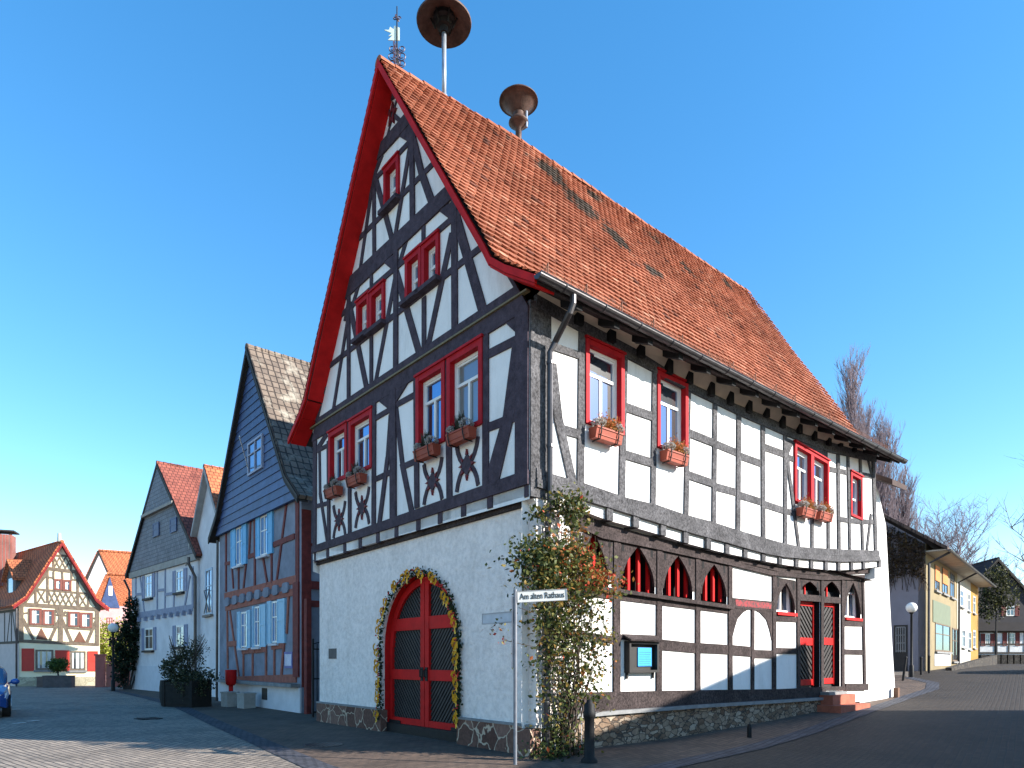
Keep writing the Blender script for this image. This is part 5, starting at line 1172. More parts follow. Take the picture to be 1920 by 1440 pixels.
# ------------------------------------------------------------------ right side: annex, long house, far house
an = thing('white_annex', 'white rendered annex with a leaning buttressed wall at the far end of the town hall', 'house', LS.P(14.5, .3, 0))
AF = off(LS, -.07); q = [AF.pz(x, y) for x, y in ((1612, 1060), (1638, 900), (1646, 918), (1652, 945), (1661, 985), (1668, 1120), (1674, 1230), (1680, 1318), (1612, 1330))]
m = MB(); m.poly(AF, q, -6, 0); m.build('wall', M_white, an)
m = MB(); a0, z0 = AF.pz(1640, 922); m.prism([AF.P(a0-.3, z0+.05, .62), AF.P(a0+.85, z0+.05, .62), AF.P(a0+.85, z0+1.3, -1.6), AF.P(a0-.3, z0+1.3, -1.6)], V((0, 0, .16))); m.build('roof', M('annex_roof_dark', (.06, .04, .036), .9), an)
m = MB(); p = at(1681, 1300, 21.4); p.z = gzp(p); m.cuboid(p+V((0, 0, .14)), .14, .14, .36, .7); tag(m.build('guard_stone', M('brown_stone', (.16, .09, .06), .9), None), 'small brown guard stone at the foot of the white annex corner', 'stone')

FF = Fr(V((19.4, 31, 0)), (.657, .754)); WF = FF.pz(1834, 1150)[0]
fh = thing('long_beige_house', 'long two-storey house with beige, white and ochre facade sections up the right street', 'house', FF.P(WF/2, gzp(FF.P(WF/2, 0)), -1))
x1_, x2_ = FF.pz(1795, 1150)[0], FF.pz(1820, 1150)[0]
M_bei = M('beige_render', (.22, .175, .10), .9, .14, 1, .2, 20); M_och = M('ochre_render', (.28, .16, .034), .9, .14, 1, .2, 20)
wins = {0: [], 1: [], 2: []}
wl_ = [(1752, 1761, 1060, 1108, 0, 1), (1766, 1776, 1066, 1114, 0, 1), (1781, 1789, 1074, 1121, 0, 0), (1753, 1781, 1170, 1222, 0, 0), (1785, 1795, 1178, 1240, 0, 0), (1800, 1806, 1106, 1138, 1, 0), (1814, 1818, 1112, 1146, 1, 0), (1803, 1809, 1180, 1214, 1, 0), (1815, 1820, 1184, 1218, 1, 0), (1824, 1828, 1118, 1150, 2, 0), (1824, 1828.5, 1182, 1215, 2, 0)]
zE = 7.15
for i, (b0_, b1_, mm) in enumerate(((0, x1_, M_bei), (x1_, x2_, M('off_white_render', (.40, .38, .33), .9, .12)), (x2_, WF, M_och))):
    m = MB(); m.prism([FF.P(b0_, 0), FF.P(b1_, 0), FF.P(b1_, zE), FF.P(b0_, zE)], -FF.n*.3); m.build('wall', mm, fh)
for (x0, x1, yt, yb_, k, bl) in wl_:
    r = FF.rect(x0, x1, yt, yb_); w = simplewin(fh, FF, r, M_sash if k else M('brown_window_frame', (.12, .08, .05), .7), M_glassd, .08, .03)
    if bl: m = MB(); m.box(FF, r[0]+.06, r[1]-.06, r[2]+(r[3]-r[2])*.38, r[3]-.05, .0, .045); m.build('roller_blind', M('orange_blind', (.50, .17, .05), .8), w)
    m = MB(); m.box(FF, r[0]-.08, r[1]+.08, r[2]-.1, r[2]-.01, 0, .12); m.build('window_sill', M_ledge, w)
m = MB(); r = FF.rect(1748.5, 1781, 1131, 1170); m.box(FF, *r, 0, .03); m.build('green_panel', M('grey_green_panel', (.12, .145, .10), .8, .08), fh)
m = MB(); r = FF.rect(1752, 1782, 1226, 1248); m.box(FF, *r, 0, .02); m.build('pale_base_panel', M_lwhite, fh)
eE_ = FF.pz; FEn = Fr(FF.o, (-.754, .657)); DW = 9.0; zA = zE+3.4
m = MB(); m.face([FEn.P(0, 0), FEn.P(DW, 0), FEn.P(DW, zE), FEn.P(DW/2, zA), FEn.P(0, zE)]); m.build('end_wall', M('lilac_grey_render', (.20, .19, .22), .95, .1, 1), fh)
m = MB()
for sg in (0, 1):
    A, B = (( -.9, zE-.45), (DW/2, zA+.05)) if sg == 0 else ((DW+.5, zE-.45), (DW/2, zA+.05))
    st = FEn.P(0, 0)-FF.u*.25; m.prism([st+FEn.u*A[0]+V((0, 0, A[1])), st+FEn.u*B[0]+V((0, 0, B[1])), st+FEn.u*B[0]+V((0, 0, B[1]+.16)), st+FEn.u*A[0]+V((0, 0, A[1]+.16))], FF.u*(WF+.5))
m.build('roof', brickmat('brown_house_tiles', (.10, .07, .055), (.075, .05, .04), (.03, .02, .02), .25, .3, .02, uv=False), fh)
m = MB(); gutter(m, FF.P(-.2, zE-.42, .95), FF.P(WF+.2, zE-.42, .95), .08, FF.n)
for a in (.35, x1_, ): m.tube([FF.P(a, zE-.48, .92), FF.P(a-.2, zE-.95, .12), FF.P(a-.2, .9, .1)], .06, 8)
m.build('gutter', M_gut, fh)
m = MB(); m.box(FF, 0, WF, zE-.42, zE-.36, .0, .9); m.build('eave_soffit', M('pale_soffit', (.40, .36, .30), .9), fh)
dF_ = FEn.rect(1676, 1702, 1172, 1268); m = MB(); m.box(FEn, dF_[0], dF_[1], .6, dF_[3], -.02, .04); dd = m.build('yard_door', M_trimd, fh)
m = MB(); a0, a1, z1 = dF_[0], dF_[1], dF_[3]
for k in range(5): m.box(FEn, a0+.1+(a1-a0-.2)*k/4-.02, a0+.1+(a1-a0-.2)*k/4+.02, z1-1.3, z1-.1, .04, .055)
for k in range(4): m.box(FEn, a0+.1, a1-.1, z1-.12-k*.38, z1-.08-k*.38, .04, .053)
m.build('door_lattice', M_ledge, dd)
# creeper on the end wall
cv = MB(); cs = MB()
for _ in range(5200):
    a = RN.uniform(.0, 7.5); zt = zE+.4+3.4*min(a, DW-a)/(DW/2)-.5; z = RN.uniform(5.15+.5*math.sin(a*2.1)+.15*RN.random(), max(5.6, zt)); cv.leaf(FEn.P(a, z, .1+abs(RN.gauss(0, .10))), .15, -.3)
for _ in range(330):
    a = RN.uniform(0, 7.5); z = zE+RN.uniform(-.2, 2.4*min(1, a/3)); l = RN.uniform(.8, 2.6); cs.tube([FEn.P(a, z, .12), FEn.P(a+RN.gauss(0, .1), z-l*.5, .22), FEn.P(a+RN.gauss(0, .2), max(z-l, 4.9), .16)], .011, 3)
for _ in range(12):
    a = RN.uniform(2.0, 4.5); cs.tube([FEn.P(a, 5.3, .12), FEn.P(a+.5, 4.3, .15), FEn.P(a+1.3+RN.random(), 3.4+RN.random(), .15)], .02, 4)
cr = thing('wall_creeper', 'brown leafless creeper covering the shaded end wall of the long beige house', 'creeper', FEn.P(3, 5, .1))
cv.build('foliage', leafmat('brown_creeper_leaves', [(0, (.015, .010, .007)), (.7, (.05, .032, .018)), (1, (.11, .075, .03))]), cr, recalc=False); cs.build('twigs', M('creeper_twigs', (.05, .034, .024), .9), cr)
# low dark wall and hedge in front of the far houses
m = MB(); lwf = off(FF, .9); m.poly(lwf, [(1, .4), (WF+2, .4), (WF+2, 2.05), (9, 1.62), (1, 1.30)], -.25, 0); tag(m.build('low_wall', voro('dark_wall_stone', [(0, (.035, .03, .028)), (1, (.10, .085, .07))], (.02, .02, .02), 4, .06), None), 'low dark stone wall along the foot of the long beige house', 'wall')

GFr = Fr(at(1787, 1220, 58), (1, 0)); wG = 7.6; zG0 = GFr.pz(1880, 1226)[1]; zG1 = GFr.pz(1880, 1178)[1]
gx0 = -1.0
ho, _ = house('dark_slate_house', 'dark slate gabled house with white timbered ground floor and red shutters at the far right', GFr, wG, GFr.pz(1868, 1142)[1], GFr.pz(1868, 1050)[1], 8, (.15, .99), M('white_panel_plaster', (.62, .62, .62), .9), M('dark_roof', (.03, .026, .03), .8), over=.35, front=.3, base=zG0-1.0, verge=M_trimd)
zr = GFr.pz(1868, 1050)[1]
m = MB(); zq = GFr.pz(1868, 1142)[1]; m.prism([GFr.P(.0, zG1+.15, .0), GFr.P(wG, zG1+.15, .0), GFr.P(wG, zq, 0), GFr.P(wG/2, zr-.05, .0), GFr.P(0, zq, 0)], GFr.n*.12); m.build('slate_gable', M('very_dark_slate', (.03, .028, .034), .8), ho)
m = MB(); m.prism([GFr.P(-.3, zG1-.25, .0), GFr.P(wG+.3, zG1-.25, 0), GFr.P(wG+.2, zG1+.5, 0), GFr.P(-.2, zG1+.5, 0)], GFr.n*.5); m.build('pent_roof', M('dark_pent', (.03, .026, .028), .8), ho)
m = MB()
for z in (zG0, zG0+.75, zG1-.4): m.box(GFr, 0, wG, z, z+.16, -.02, .04)
for a in (0, 1.2, 2.2, 3.6, 4.8, 6.2, 7.4): m.box(GFr, a, a+.14, zG0, zG1-.3, -.02, .035)
m.build('timber_frame', M_trimd, ho)
M_shr = M('dark_red_shutter', (.12, .02, .018), .7)
for (x0, x1, yt, yb_) in ((1847, 1856, 1188, 1211), (1888, 1903, 1186, 1211), (1886, 1902, 1136, 1155)):
    f5 = off(GFr, .12 if yt < 1150 else 0); c = f5.rect(x0, x1, yt, yb_); simplewin(ho, f5, c, fw=.09); shutter(ho, f5, c[1]+.02, c[1]+.4, c[2], c[3], M_shr); shutter(ho, f5, c[0]-.4, c[0]-.02, c[2], c[3], M_shr)
m = MB(); p = GFr.P(wG*.62, zr-1.4, -1.5); m.cuboid(p+V((0, 0, .3)), .8, .7, 2.6); m.build('chimney', M_trimd, ho)
m = MB(); p = at(1880, 1240, 54); 
for k in range(10): q = at(1840+k*12, 1240, 54); m.cuboid((q.x, q.y, 1.52), .62, .8, 1.25)
tag(m.build('garden_wall', voro('dark_garden_stone', [(0, (.03, .027, .025)), (1, (.08, .07, .06))], (.02, .02, .02), 3, .06), None), 'dark garden wall in front of the far timbered house', 'wall')

# ------------------------------------------------------------------ lamps, posts
def lamp():
    l = thing('globe_lamp', 'white globe street lamp on black pole beside the ivy on the far left', 'street lamp', (0, 0, 0), 'globe street lamps'); m = MB()
    m.lathe((0, 0, 0), [(.09, 0), (.09, .5), (.055, .55), (.045, 2.75), (.09, 2.8), (.1, 2.86), (0, 2.86)], 14); m.build('pole', M_iron, l, smooth=True)
    m = MB(); m.ball((0, 0, 3.04), .225, n=24, m=14); m.build('globe', M('opal_globe', (.72, .70, .66), .35, .04), l, smooth=True); return l
lm = lamp(); p = at(212, 1296, 35.5); p.z = 0; lm.location = p; lm.scale = (1.12,)*3
p = at(1709, 1270, 28.3); p.z = gzp(p); dup(lm, p, 0, 'white globe street lamp on black pole in front of the lilac end wall', .98)
for i, (x, Y, h, lab) in enumerate(((1693, 27.0, .95, 'thin dark post by the yard door, leaning left of the globe lamp'), (1727, 29.2, .75, 'thin dark post just right of the globe lamp'), (1742, 29.8, .75, 'thin dark post nearest the corner downpipe of the long house'))):
    p = at(x, 1265, Y); p.z = gzp(p); m = MB(); m.tube([p, p+V((.12 if i == 0 else 0, 0, h))], .05, 8); m.ball(p+V((.12 if i == 0 else 0, 0, h)), .06, n=8, m=6); tag(m.build('street_post', M_iron, None), lab, 'post', 'thin posts by the long beige house')

# ------------------------------------------------------------------ street furniture on the left
pb = at(470, 1325, 22.8)
p = at(433, 1313, 24.2); p.z = 0
lb_ = thing('litter_bin', 'red bucket-shaped litter bin on a red post beside the stone blocks', 'litter bin', p); m = MB(); m.lathe(p+V((0, 0, 0)), [(.0, .72), (.12, .72), (.17, .77), (.195, .95), (.20, 1.27), (.19, 1.29), (.17, 1.27), (.16, .8)], 18); m.build('bucket', M_red, lb_, smooth=True)
m = MB(); m.lathe(p, [(.10, 0), (.08, .05), (.08, .70), (.13, .75)], 12); m.build('post', M_red, lb_)
for x, Y, lab in ((431, 23.4, 'rough stone block with dark top left of the other, under the litter bin'), (462, 22.6, 'rough pale stone block standing right of the litter bin')):
    p = at(x, 1330, Y); p.z = 0; m = MB(); m.cuboid(p+V((0, 0, .24)), .46, .42, .48, -.7); m.cuboid(p+V((0, 0, .50)), .52, .46, .05, -.7); tag(m.build('stone_block', M('pale_concrete', (.32, .30, .27), .95, .2, 4, .4, 20), None), lab, 'stone block', 'stone blocks by the red-timbered house')
def shrub(mb, c, rx, ry, rz, n, size, up=.2, shell=.6):
    for _ in range(n):
        d = V((RN.gauss(0, 1), RN.gauss(0, 1), RN.gauss(0, 1))).normalized(); k = (shell+(1-shell)*RN.random())*(1+.25*math.sin(d.x*7+d.z*5)+RN.gauss(0, .1))
        mb.leaf(V(c)+V((d.x*rx*k, d.y*ry*k, d.z*rz*k)), size, up)
M_dark = leafmat('dark_evergreen', [(0, (.006, .010, .006)), (.6, (.018, .030, .013)), (1, (.04, .055, .025))])
M_olive = leafmat('olive_shrub_leaves', [(0, (.015, .022, .012)), (.6, (.05, .06, .03)), (1, (.13, .13, .07))])
p = at(348, 1326, 23.4); p.z = 0
pt = thing('planter', 'big dark wooden planter with loose grey-green shrub in front of the white houses', 'planter', p); m = MB(); m.cuboid(p+V((0.05, 0, .44)), 1.35, .8, .88, -.4)
for k in range(4): m.cuboid(p+V((.05, 0, .12+k*.22)), 1.38, .83, .03, -.4)
for sx in (-.66, .66): m.cuboid(p+V((.05+sx*.92, -sx*.39, .46)), .1, .85, .93, -.4)
m.build('box', M('black_planter_wood', (.018, .016, .014), .9, .3, 5, .4, 30), pt)
m = MB(); shrub(m, p+V((.3, 0, .95)), .78, .5, .40, 1900, .085); shrub(m, p+V((.35, -.35, .72)), .6, .25, .42, 1100, .085); shrub(m, p+V((-.3, 0, 1.35)), .45, .4, .6, 1500, .08); shrub(m, p+V((.1, .1, 1.85)), .62, .45, .62, 1300, .07, shell=.25); m.build('shrub', M_olive, pt, recalc=False)
m = MB()
for k in range(40):
    a = RN.uniform(0, 6.28); h = RN.uniform(1.2, 1.75); m.tube([p+V((RN.uniform(-.3, .3), 0, .85)), p+V((.0+math.cos(a)*.3, math.sin(a)*.2, .85+h*.5)), p+V((.1+math.cos(a)*.65, math.sin(a)*.45, .85+h))], .007, 3)
m.build('twigs', M('shrub_twigs', (.06, .05, .04), .9), pt)
p2 = at(316, 1323, 23.9); p2.z = 0; pp_ = thing('barrel_planter', 'dark barrel planter standing left of the big wooden planter', 'planter', p2); m = MB(); m.lathe(p2, [(.24, 0), (.30, .3), (.30, .65), (.27, .92), (.22, .92)], 16); m.build('barrel', M('barrel_wood', (.03, .027, .024), .9), pp_); m = MB(); shrub(m, p2+V((0, 0, 1.25)), .28, .28, .45, 700, .07); m.build('shrub', M_dark, pp_, recalc=False)
# ivy on the left corner of the slate house
iv = thing('ivy', 'dark ivy tree climbing the left corner of the grey slate house', 'ivy', DF.P(-.5, 0, .3)); m = MB()
for (px, py, rx, rz, n) in ((250, 1145, .42, .75, 700), (249, 1178, .75, .8, 1300), (240, 1210, 1.0, .95, 1800), (234, 1240, .8, .7, 1000), (226, 1265, .35, .7, 420)):
    c = at(px, py, 37.6); shrub(m, c, rx, .6, rz, n, .17)
m.build('foliage', M_dark, iv, recalc=False); m = MB()
for k in range(5): b0 = at(233+k*3, 1290, 37.8); b0.z = 0; m.tube([b0, b0+V((.2*k-.3, 0, 1.5)), b0+V((.25*k-.2, 0, 3.6))], [.06, .045, .02], 6)
m.build('stems', M_trimd, iv)
m = MB(); c = at(208, 1208, 47); shrub(m, c, 1.3, 1.0, 1.6, 2600, .18); shrub(m, c+V((-.4, 0, -1)), 1.2, 1, 1.2, 1200, .18)
yb2 = thing('yellow_bush', 'bright yellow-green bush behind the globe lamp', 'bush', V((c.x, c.y, 0))); m.build('foliage', leafmat('yellow_green_leaves', [(0, (.08, .10, .015)), (.6, (.24, .28, .04)), (1, (.42, .44, .08))]), yb2, recalc=False)
m = MB(); m.tube([V((c.x, c.y, 0)), c], [.12, .06], 6); m.build('trunk', M_trimd, yb2)
# topiary and trough in front of the cream house
p = at(108, 1288, 40.6); p.z = 0; tp = thing('topiary', 'round clipped evergreen in a grey stone trough before the cream house', 'topiary', p); m = MB(); m.cuboid(p+V((.1, 0, .36)), 1.5, .7, .72, .3); m.cuboid(p+V((.1, 0, .70)), 1.56, .76, .06, .3); m.build('trough', M('trough_grey', (.10, .085, .085), .9, .2, 4, .3, 20), tp)
m = MB(); m.tube([p+V((.05, 0, .7)), p+V((0, 0, 1.0))], .05, 6); m.build('stem', M_trimd, tp); m = MB(); c = at(107, 1247, 40.6); shrub(m, c, .55, .55, .42, 3200, .11, shell=.3); m.build('crown', leafmat('topiary_leaves', [(0, (.02, .04, .012)), (1, (.10, .17, .04))]), tp, recalc=False)
p = at(88, 1288, 41.2); p.z = 0; m = MB(); m.cuboid(p+V((0, 0, .3)), .9, .6, .6, .3); m.cuboid(p+V((0, 0, .62)), .96, .66, .06, .3); tag(m.build('stone_trough', M('trough_brown', (.13, .10, .09), .9, .2), None), 'low brownish stone trough left of the topiary trough', 'planter')

M_paper = M('paper_scrap', (.60, .60, .58), .9)
for i, (x, y, lab) in enumerate(((29, 1331, 'white paper scrap on the road nearest the blue car'), (62, 1353, 'white paper scrap lying farthest right on the left road'), (36, 1357, 'faint white paper scrap lowest on the left road'))):
    Y = 1.6*FP/(y-HZ); p = at(x, y, Y); p.z = .0; m = MB(); m.prism([p+V((-.14, -.05, .012)), p+V((.05, -.09, .02)), p+V((.16, .03, .03)), p+V((-.05, .10, .014))], V((0, 0, .006))); tag(m.build('paper_scrap', M_paper, None), lab, 'litter', 'paper scraps on the road')
p = at(278, 1348, 18.35); p.z = 0; dg = thing('drain_grate', 'dark iron drain grate in the left road', 'drain', p); m = MB()
for k in range(7): m.cuboid(p+V((-.21+k*.07, 0, .012)), .035, .46, .02, .9)
m.build('bars', M_iron, dg); m = MB()
for sx in (-.25, .25): m.cuboid(p+V((sx*math.cos(.9), sx*math.sin(.9), .011)), .05, .52, .018, .9)
for sy in (-.25, .25): m.cuboid(p+V((-sy*math.sin(.9), sy*math.cos(.9), .0115)), .46, .05, .018, .9)
m.build('rim', M_iron, dg)
p = V((-3.6, 12.6, 0)); mh = thing('manhole_cover', 'round iron manhole cover in the road before the gable', 'manhole', p); m = MB(); m.lathe(p, [(.36, 0), (.36, .014), (.33, .014), (.33, .01), (0, .01)], 28); m.build('rim', M_gut, mh)
m = MB()
for k in range(-3, 4): w_ = math.sqrt(.3*.3-(k*.085)**2); m.cuboid(p+V((k*.085, 0, .012)), .04, 2*w_, .008)
m.build('ribs', M_gut, mh)
# ------------------------------------------------------------------ cars
M_tyre = M('tyre_rubber', (.015, .015, .015), .85); M_rim = M('alloy_rim', (.40, .41, .43), .3, .1, metal=.8); M_cgl = glass('car_glass', (.01, .012, .016), .12)
def car(label, paint, loc, rz):
    c = thing('parked_car', label, 'car', (0, 0, 0), 'parked cars')
    def loft(st, k):
        m = MB(); rings = []
        for (x, z0, z1, w0, w1) in st:
            e = .06; rings.append([V((x, -w0, z0)), V((x, -w0, (z0+z1)/2)), V((x, -(w0+w1)/2, z1-e)), V((x, -w1+e, z1)), V((x, 0, z1+.015)), V((x, w1-e, z1)), V((x, (w0+w1)/2, z1-e)), V((x, w0, (z0+z1)/2)), V((x, w0, z0)), V((x, 0, z0-.02))])
        b = len(m.v)
        for rg in rings: m.v += rg
        n = len(rings[0])
        for i in range(len(rings)-1):
            for j in range(n): q = (j+1) % n; m.f.append((b+i*n+j, b+i*n+q, b+(i+1)*n+q, b+(i+1)*n+j)); m.r.append(.5)
        m.f.append(tuple(range(b, b+n))); m.f.append(tuple(range(b+(len(rings)-1)*n, b+len(rings)*n))); m.r += [.5, .5]
        return m
    loft([(-2.1, .42, .75, .62, .60), (-2.05, .3, .92, .80, .76), (-1.6, .24, .98, .88, .80), (-.6, .22, .97, .90, .82), (.7, .22, .96, .90, .82), (1.4, .24, .90, .88, .78), (1.9, .28, .78, .80, .68), (2.12, .34, .66, .66, .56)], 0).build('body', paint, c, smooth=False)
    loft([(-1.95, .93, .97, .74, .70), (-1.45, .95, 1.38, .78, .60), (-.5, .95, 1.47, .80, .62), (.25, .95, 1.44, .80, .61), (1.05, .93, .97, .78, .70)], 0).build('windows', M_cgl, c, smooth=False)
    loft([(-1.40, 1.36, 1.40, .60, .56), (-.5, 1.45, 1.49, .63, .58), (.25, 1.42, 1.46, .62, .57)], 0).build('roof', paint, c)
    for x in (-1.3, 1.32):
        for s in (-1, 1):
            m = MB()
            for rr, y0, y1 in ((.32, -.1, .1),):
                pts = [V((x+rr*math.cos(t), s*.80+y0, .32+rr*math.sin(t))) for t in [6.283*k/20 for k in range(20)]]; m.prism(pts, V((0, y1-y0, 0)))
            w = m.build('wheel', M_tyre, c); m = MB(); pts = [V((x+.2*math.cos(t), s*.80+s*.09, .32+.2*math.sin(t))) for t in [6.283*k/20 for k in range(20)]]; m.prism(pts, V((0, s*.025, 0))); m.build('rim', M_rim, w)
    for s in (-1, 1):
        m = MB(); m.prism([V((1.72, s*.80, .72)), V((2.0, s*.68, .66)), V((2.06, s*.52, .60)), V((2.04, s*.52, .50)), V((1.9, s*.76, .56))], V((.03, s*.03, .015))); m.build('headlight', M('headlight_glass', (.6, .62, .65), .15, .05), c)
        m = MB(); m.ball((.78, s*1.0, 1.0), .12, .09, 10, 6); m.tube([(.72, s*.84, .95), (.78, s*1.0, 1.0)], .025, 5); m.build('wing_mirror', paint, c, smooth=True)
        m = MB(); m.prism([V((-2.08, s*.5, .7)), V((-2.02, s*.78, .7)), V((-2.02, s*.78, .85)), V((-2.07, s*.5, .85))], V((-.03, 0, 0))); m.build('tail_light', M_red, c)
    m = MB(); m.prism([V((2.10, -.4, .38)), V((2.10, .4, .38)), V((2.10, .42, .5)), V((2.10, -.42, .5))], V((.04, 0, 0))); m.build('grille', M_iron, c)
    m = MB(); m.prism([V((2.13, -.26, .40)), V((2.13, .26, .40)), V((2.13, .26, .50)), V((2.13, -.26, .50))], V((.02, 0, 0))); m.build('number_plate', M_sash, c)
    c.location = loc; c.rotation_euler = (0, 0, rz); return c
def carpaint(n, c): m = M(n, c, .25, .05, spec=.6); m.node_tree.nodes['Principled BSDF'].inputs['Coat Weight'].default_value = .6; return m
car('shiny blue car parked at the left kerb, front end showing', carpaint('blue_car_paint', (.02, .08, .30)), (-16.1, 19.75, 0), math.atan2(-.80, .60))
p = V((24.0, 28.6, 0)); p.z = gzp(p); car('dark car at the right edge of the far street', carpaint('dark_car_paint', (.012, .012, .014)), p, math.atan2(.7, .7))

# ------------------------------------------------------------------ trees
M_bark = M('twig_bark', (.15, .115, .13), .9, .25, 5); M_bark2 = M('pale_bark', (.16, .125, .10), .9, .25, 5)
def btree(label, base, H, spread, n1, n2, n3, fast, mat, R0=.22, group='bare trees on the right'):
    tr = thing('bare_tree', label, 'tree', base, group); tk = MB(); cr = MB(); base = V(base)
    trunk = [base+V((RN.gauss(0, .02)*H*.3*k/8, RN.gauss(0, .02)*H*.3*k/8, H*.97*k/8)) for k in range(9)]; tk.tube(trunk, [R0*(1-.93*k/8) for k in range(9)], 7)
    def limb(p, d, l, r, lvl):
        pts = [p]; q = p
        for k in range(4):
            d = (d+V((RN.gauss(0, .10), RN.gauss(0, .10), .16 if fast else .10+RN.gauss(0, .08)))).normalized(); q = q+d*l/4; pts.append(q)
        cr.tube(pts, [r*(1-.2*k) for k in range(5)], 3, False)
        if lvl < 3:
            for _ in range(n2 if lvl == 1 else n3):
                k = RN.uniform(.25, 1); i = min(3, int(k*4)); b = pts[i]+(pts[i+1]-pts[i])*(k*4-i)
                nd = (d+V((RN.gauss(0, 1), RN.gauss(0, 1), RN.gauss(0, .6)+(.3 if fast else .1)))*(.35 if fast else .75)).normalized(); limb(b, nd, l*RN.uniform(.35, .6), max(.013, r*.45), lvl+1)
    for i in range(n1):
        t = (.12 if fast else .25)+(.86 if fast else .7)*(i+RN.random())/n1; k = min(7, int(t*8)); b = trunk[k]+(trunk[k+1]-trunk[k])*(t*8-k); a = i*2.4+RN.random()
        if fast: d = V((math.cos(a)*.30, math.sin(a)*.30, 1)).normalized(); l = spread*(1.9-.9*t)*(.75 if t < .3 else 1)*RN.uniform(.8, 1.2)
        else: d = V((math.cos(a), math.sin(a), .25+t*1.1)).normalized(); l = spread*(1.15-.35*t)*RN.uniform(.8, 1.15)
        limb(b, d, l, R0*.36*(1-.6*t), 1)
    tk.build('trunk', mat, tr, smooth=True); cr.build('crown', mat, tr, recalc=False); return tr
def tb_(px, Y): p = at(px, 1200, Y); p.z = gzp(p)-.1; return p
def topz(py, Y): return EYE+(HZ-py)/FP*Y
for (px, py, Y, sp, lab) in ((1597, 652, 50, 2.9, 'tallest bare columnar tree behind the hall roof edge'), (1655, 770, 52, 2.7, 'second bare columnar tree, right of the tallest one, above the annex'), (1692, 880, 54, 2.6, 'lowest bare columnar tree next to the creeper-covered gable'), (1622, 735, 53, 2.4, 'slender bare columnar tree squeezed between the two tallest columnar trees')):
    b = tb_(px, Y); btree(lab, b, topz(py, Y)-b.z-2.7, sp*.92, 84, 10, 6, True, M_bark, .24)
for (px, py, Y, sp, lab) in ((1797, 940, 62, 5.4, 'broad bare tree with fine twigs above the ochre house roof'), (1765, 960, 66, 5.0, 'rounded bare tree half hidden behind the long house, left of the broad one')):
    b = tb_(px, Y); btree(lab, b, (topz(py, Y)-b.z-2.8), sp*.85, 26, 10, 7, False, M_bark, .3)
b = tb_(2012, 46); btree('bare tree at the right edge whose twigs reach into the sky', b, 12.6, 5.0, 20, 8, 6, False, M_bark2, .28)
b = tb_(1868, 66); btree('small bare tree behind the dark slate house', b, 9.0, 3.6, 14, 7, 6, False, M_bark, .2)
m = MB()
for (px, py, rx, rz, n) in ((1862, 1105, 1.2, 1.6, 1000), (1852, 1135, 1.1, 1.3, 800), (1882, 1118, 1.3, 1.5, 900), (1870, 1080, .9, 1.0, 500)): shrub(m, at(px, py, 56), rx, .6, rz, n, .2)
iv = thing('ivy_bush', 'green-brown ivy covering the dark slate gable at the far right', 'ivy', at(1868, 1240, 56)); m.build('foliage', leafmat('ivy_far', [(0, (.012, .016, .008)), (.6, (.045, .05, .02)), (1, (.12, .12, .04))]), iv, recalc=False)
m = MB(); c = at(1868, 1240, 56); m.tube([c, c+V((0, 0, 5))], [.12, .04], 6); m.build('stem', M_trimd, iv)

# ------------------------------------------------------------------ the house opposite (outside the frame): it shades the side street
d_ = V((.9627, -.2706, 0))      # ridge direction in (s, -n): runs right and closer to the hall
nR = SN(17.1, 9.0); nL = SN(17.1-.871*11, 9.0+.4915*11)
ou = (nR-nL).normalized(); on = V((ou.y, -ou.x, 0))
hz_ = 7.25
NH = thing('opposite_house', 'plain rendered house on the opposite side of the side street', 'house', (nL+nR)/2)
m = MB(); hw = 3.0; ez_ = 4.4
for sg in (-1, 1): m.face([nL+on*hw*sg, nR+on*hw*sg, nR+on*hw*sg+V((0, 0, ez_)), nL+on*hw*sg+V((0, 0, ez_))])
for e in (nL, nR): m.face([e-on*hw, e+on*hw, e+on*hw+V((0, 0, ez_)), e+V((0, 0, hz_-.1)), e-on*hw+V((0, 0, ez_))])
m.build('wall', M_beige, NH)
m = MB()
for sg in (-1, 1):
    a, b = nL+on*sg*(hw+.35)+V((0, 0, ez_-.45)), nL+V((0, 0, hz_)); m.prism([a, b, b+V((0, 0, .12)), a+V((0, 0, .12))], (nR-nL))
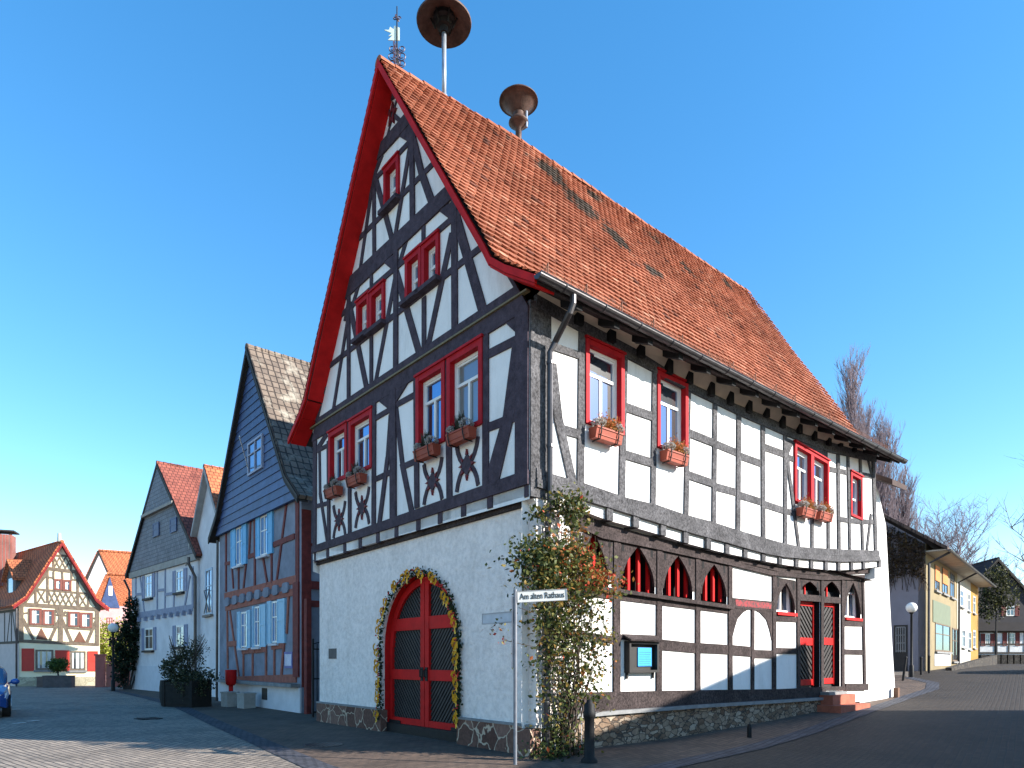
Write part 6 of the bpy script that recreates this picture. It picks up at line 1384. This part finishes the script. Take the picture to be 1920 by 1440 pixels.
m.build('roof', M_tileD, NH, uvf=lambda p: (p.dot(ou), p.z*1.2))
f6 = Fr(nL-on*hw if (nL-on*hw-P0).length < (nL+on*hw-P0).length else nL+on*hw, (ou.x, ou.y)); f6.n = (P0+r2*7-f6.o); f6.n = (on if on.dot(f6.n) > 0 else -on)
for k in range(4): simplewin(NH, f6, (.9+k*2.4, 2.0+k*2.4, 1.2, 2.7))

# ------------------------------------------------------------------ light, sky, camera
S = V((.97, -.24, .455)).normalized()
su = bpy.data.lights.new('sun', 'SUN'); su.energy = 5.0; su.angle = math.radians(.5); su.color = (1, .94, .85)
so_ = bpy.data.objects.new('sun', su); COL.objects.link(so_); so_.rotation_euler = (-S).to_track_quat('-Z', 'Y').to_euler(); so_.location = (20, -10, 30)
wd = bpy.data.worlds.new('World'); sc.world = wd; wd.use_nodes = True; t = wd.node_tree
sk = t.nodes.new('ShaderNodeTexSky'); sk.sky_type = 'NISHITA'; sk.sun_disc = False; sk.sun_elevation = math.asin(S.z); sk.sun_rotation = math.atan2(S.x, S.y); sk.air_density = 1.0; sk.dust_density = .15; sk.ozone_density = 1.8; sk.altitude = 200
hs = t.nodes.new('ShaderNodeHueSaturation'); hs.inputs['Saturation'].default_value = 1.5; hs.inputs['Value'].default_value = 1.1
gm = t.nodes.new('ShaderNodeGamma'); gm.inputs['Gamma'].default_value = .80; t.links.new(sk.outputs[0], gm.inputs['Color']); t.links.new(gm.outputs[0], hs.inputs['Color']); bg = t.nodes['Background']; t.links.new(hs.outputs[0], bg.inputs['Color']); bg.inputs['Strength'].default_value = .15
cd = bpy.data.cameras.new('camera'); co = bpy.data.objects.new('camera', cd); COL.objects.link(co); co.location = CAM; co.rotation_euler = (math.pi/2, 0, 0)
cd.sensor_width = 36; cd.lens = 36*FP/1920; cd.shift_y = (HZ-720)/1920; cd.clip_end = 2000; sc.camera = co
sc.view_settings.view_transform = 'Standard'; sc.view_settings.look = 'None'; sc.view_settings.exposure = 1.42; sc.view_settings.gamma = 1
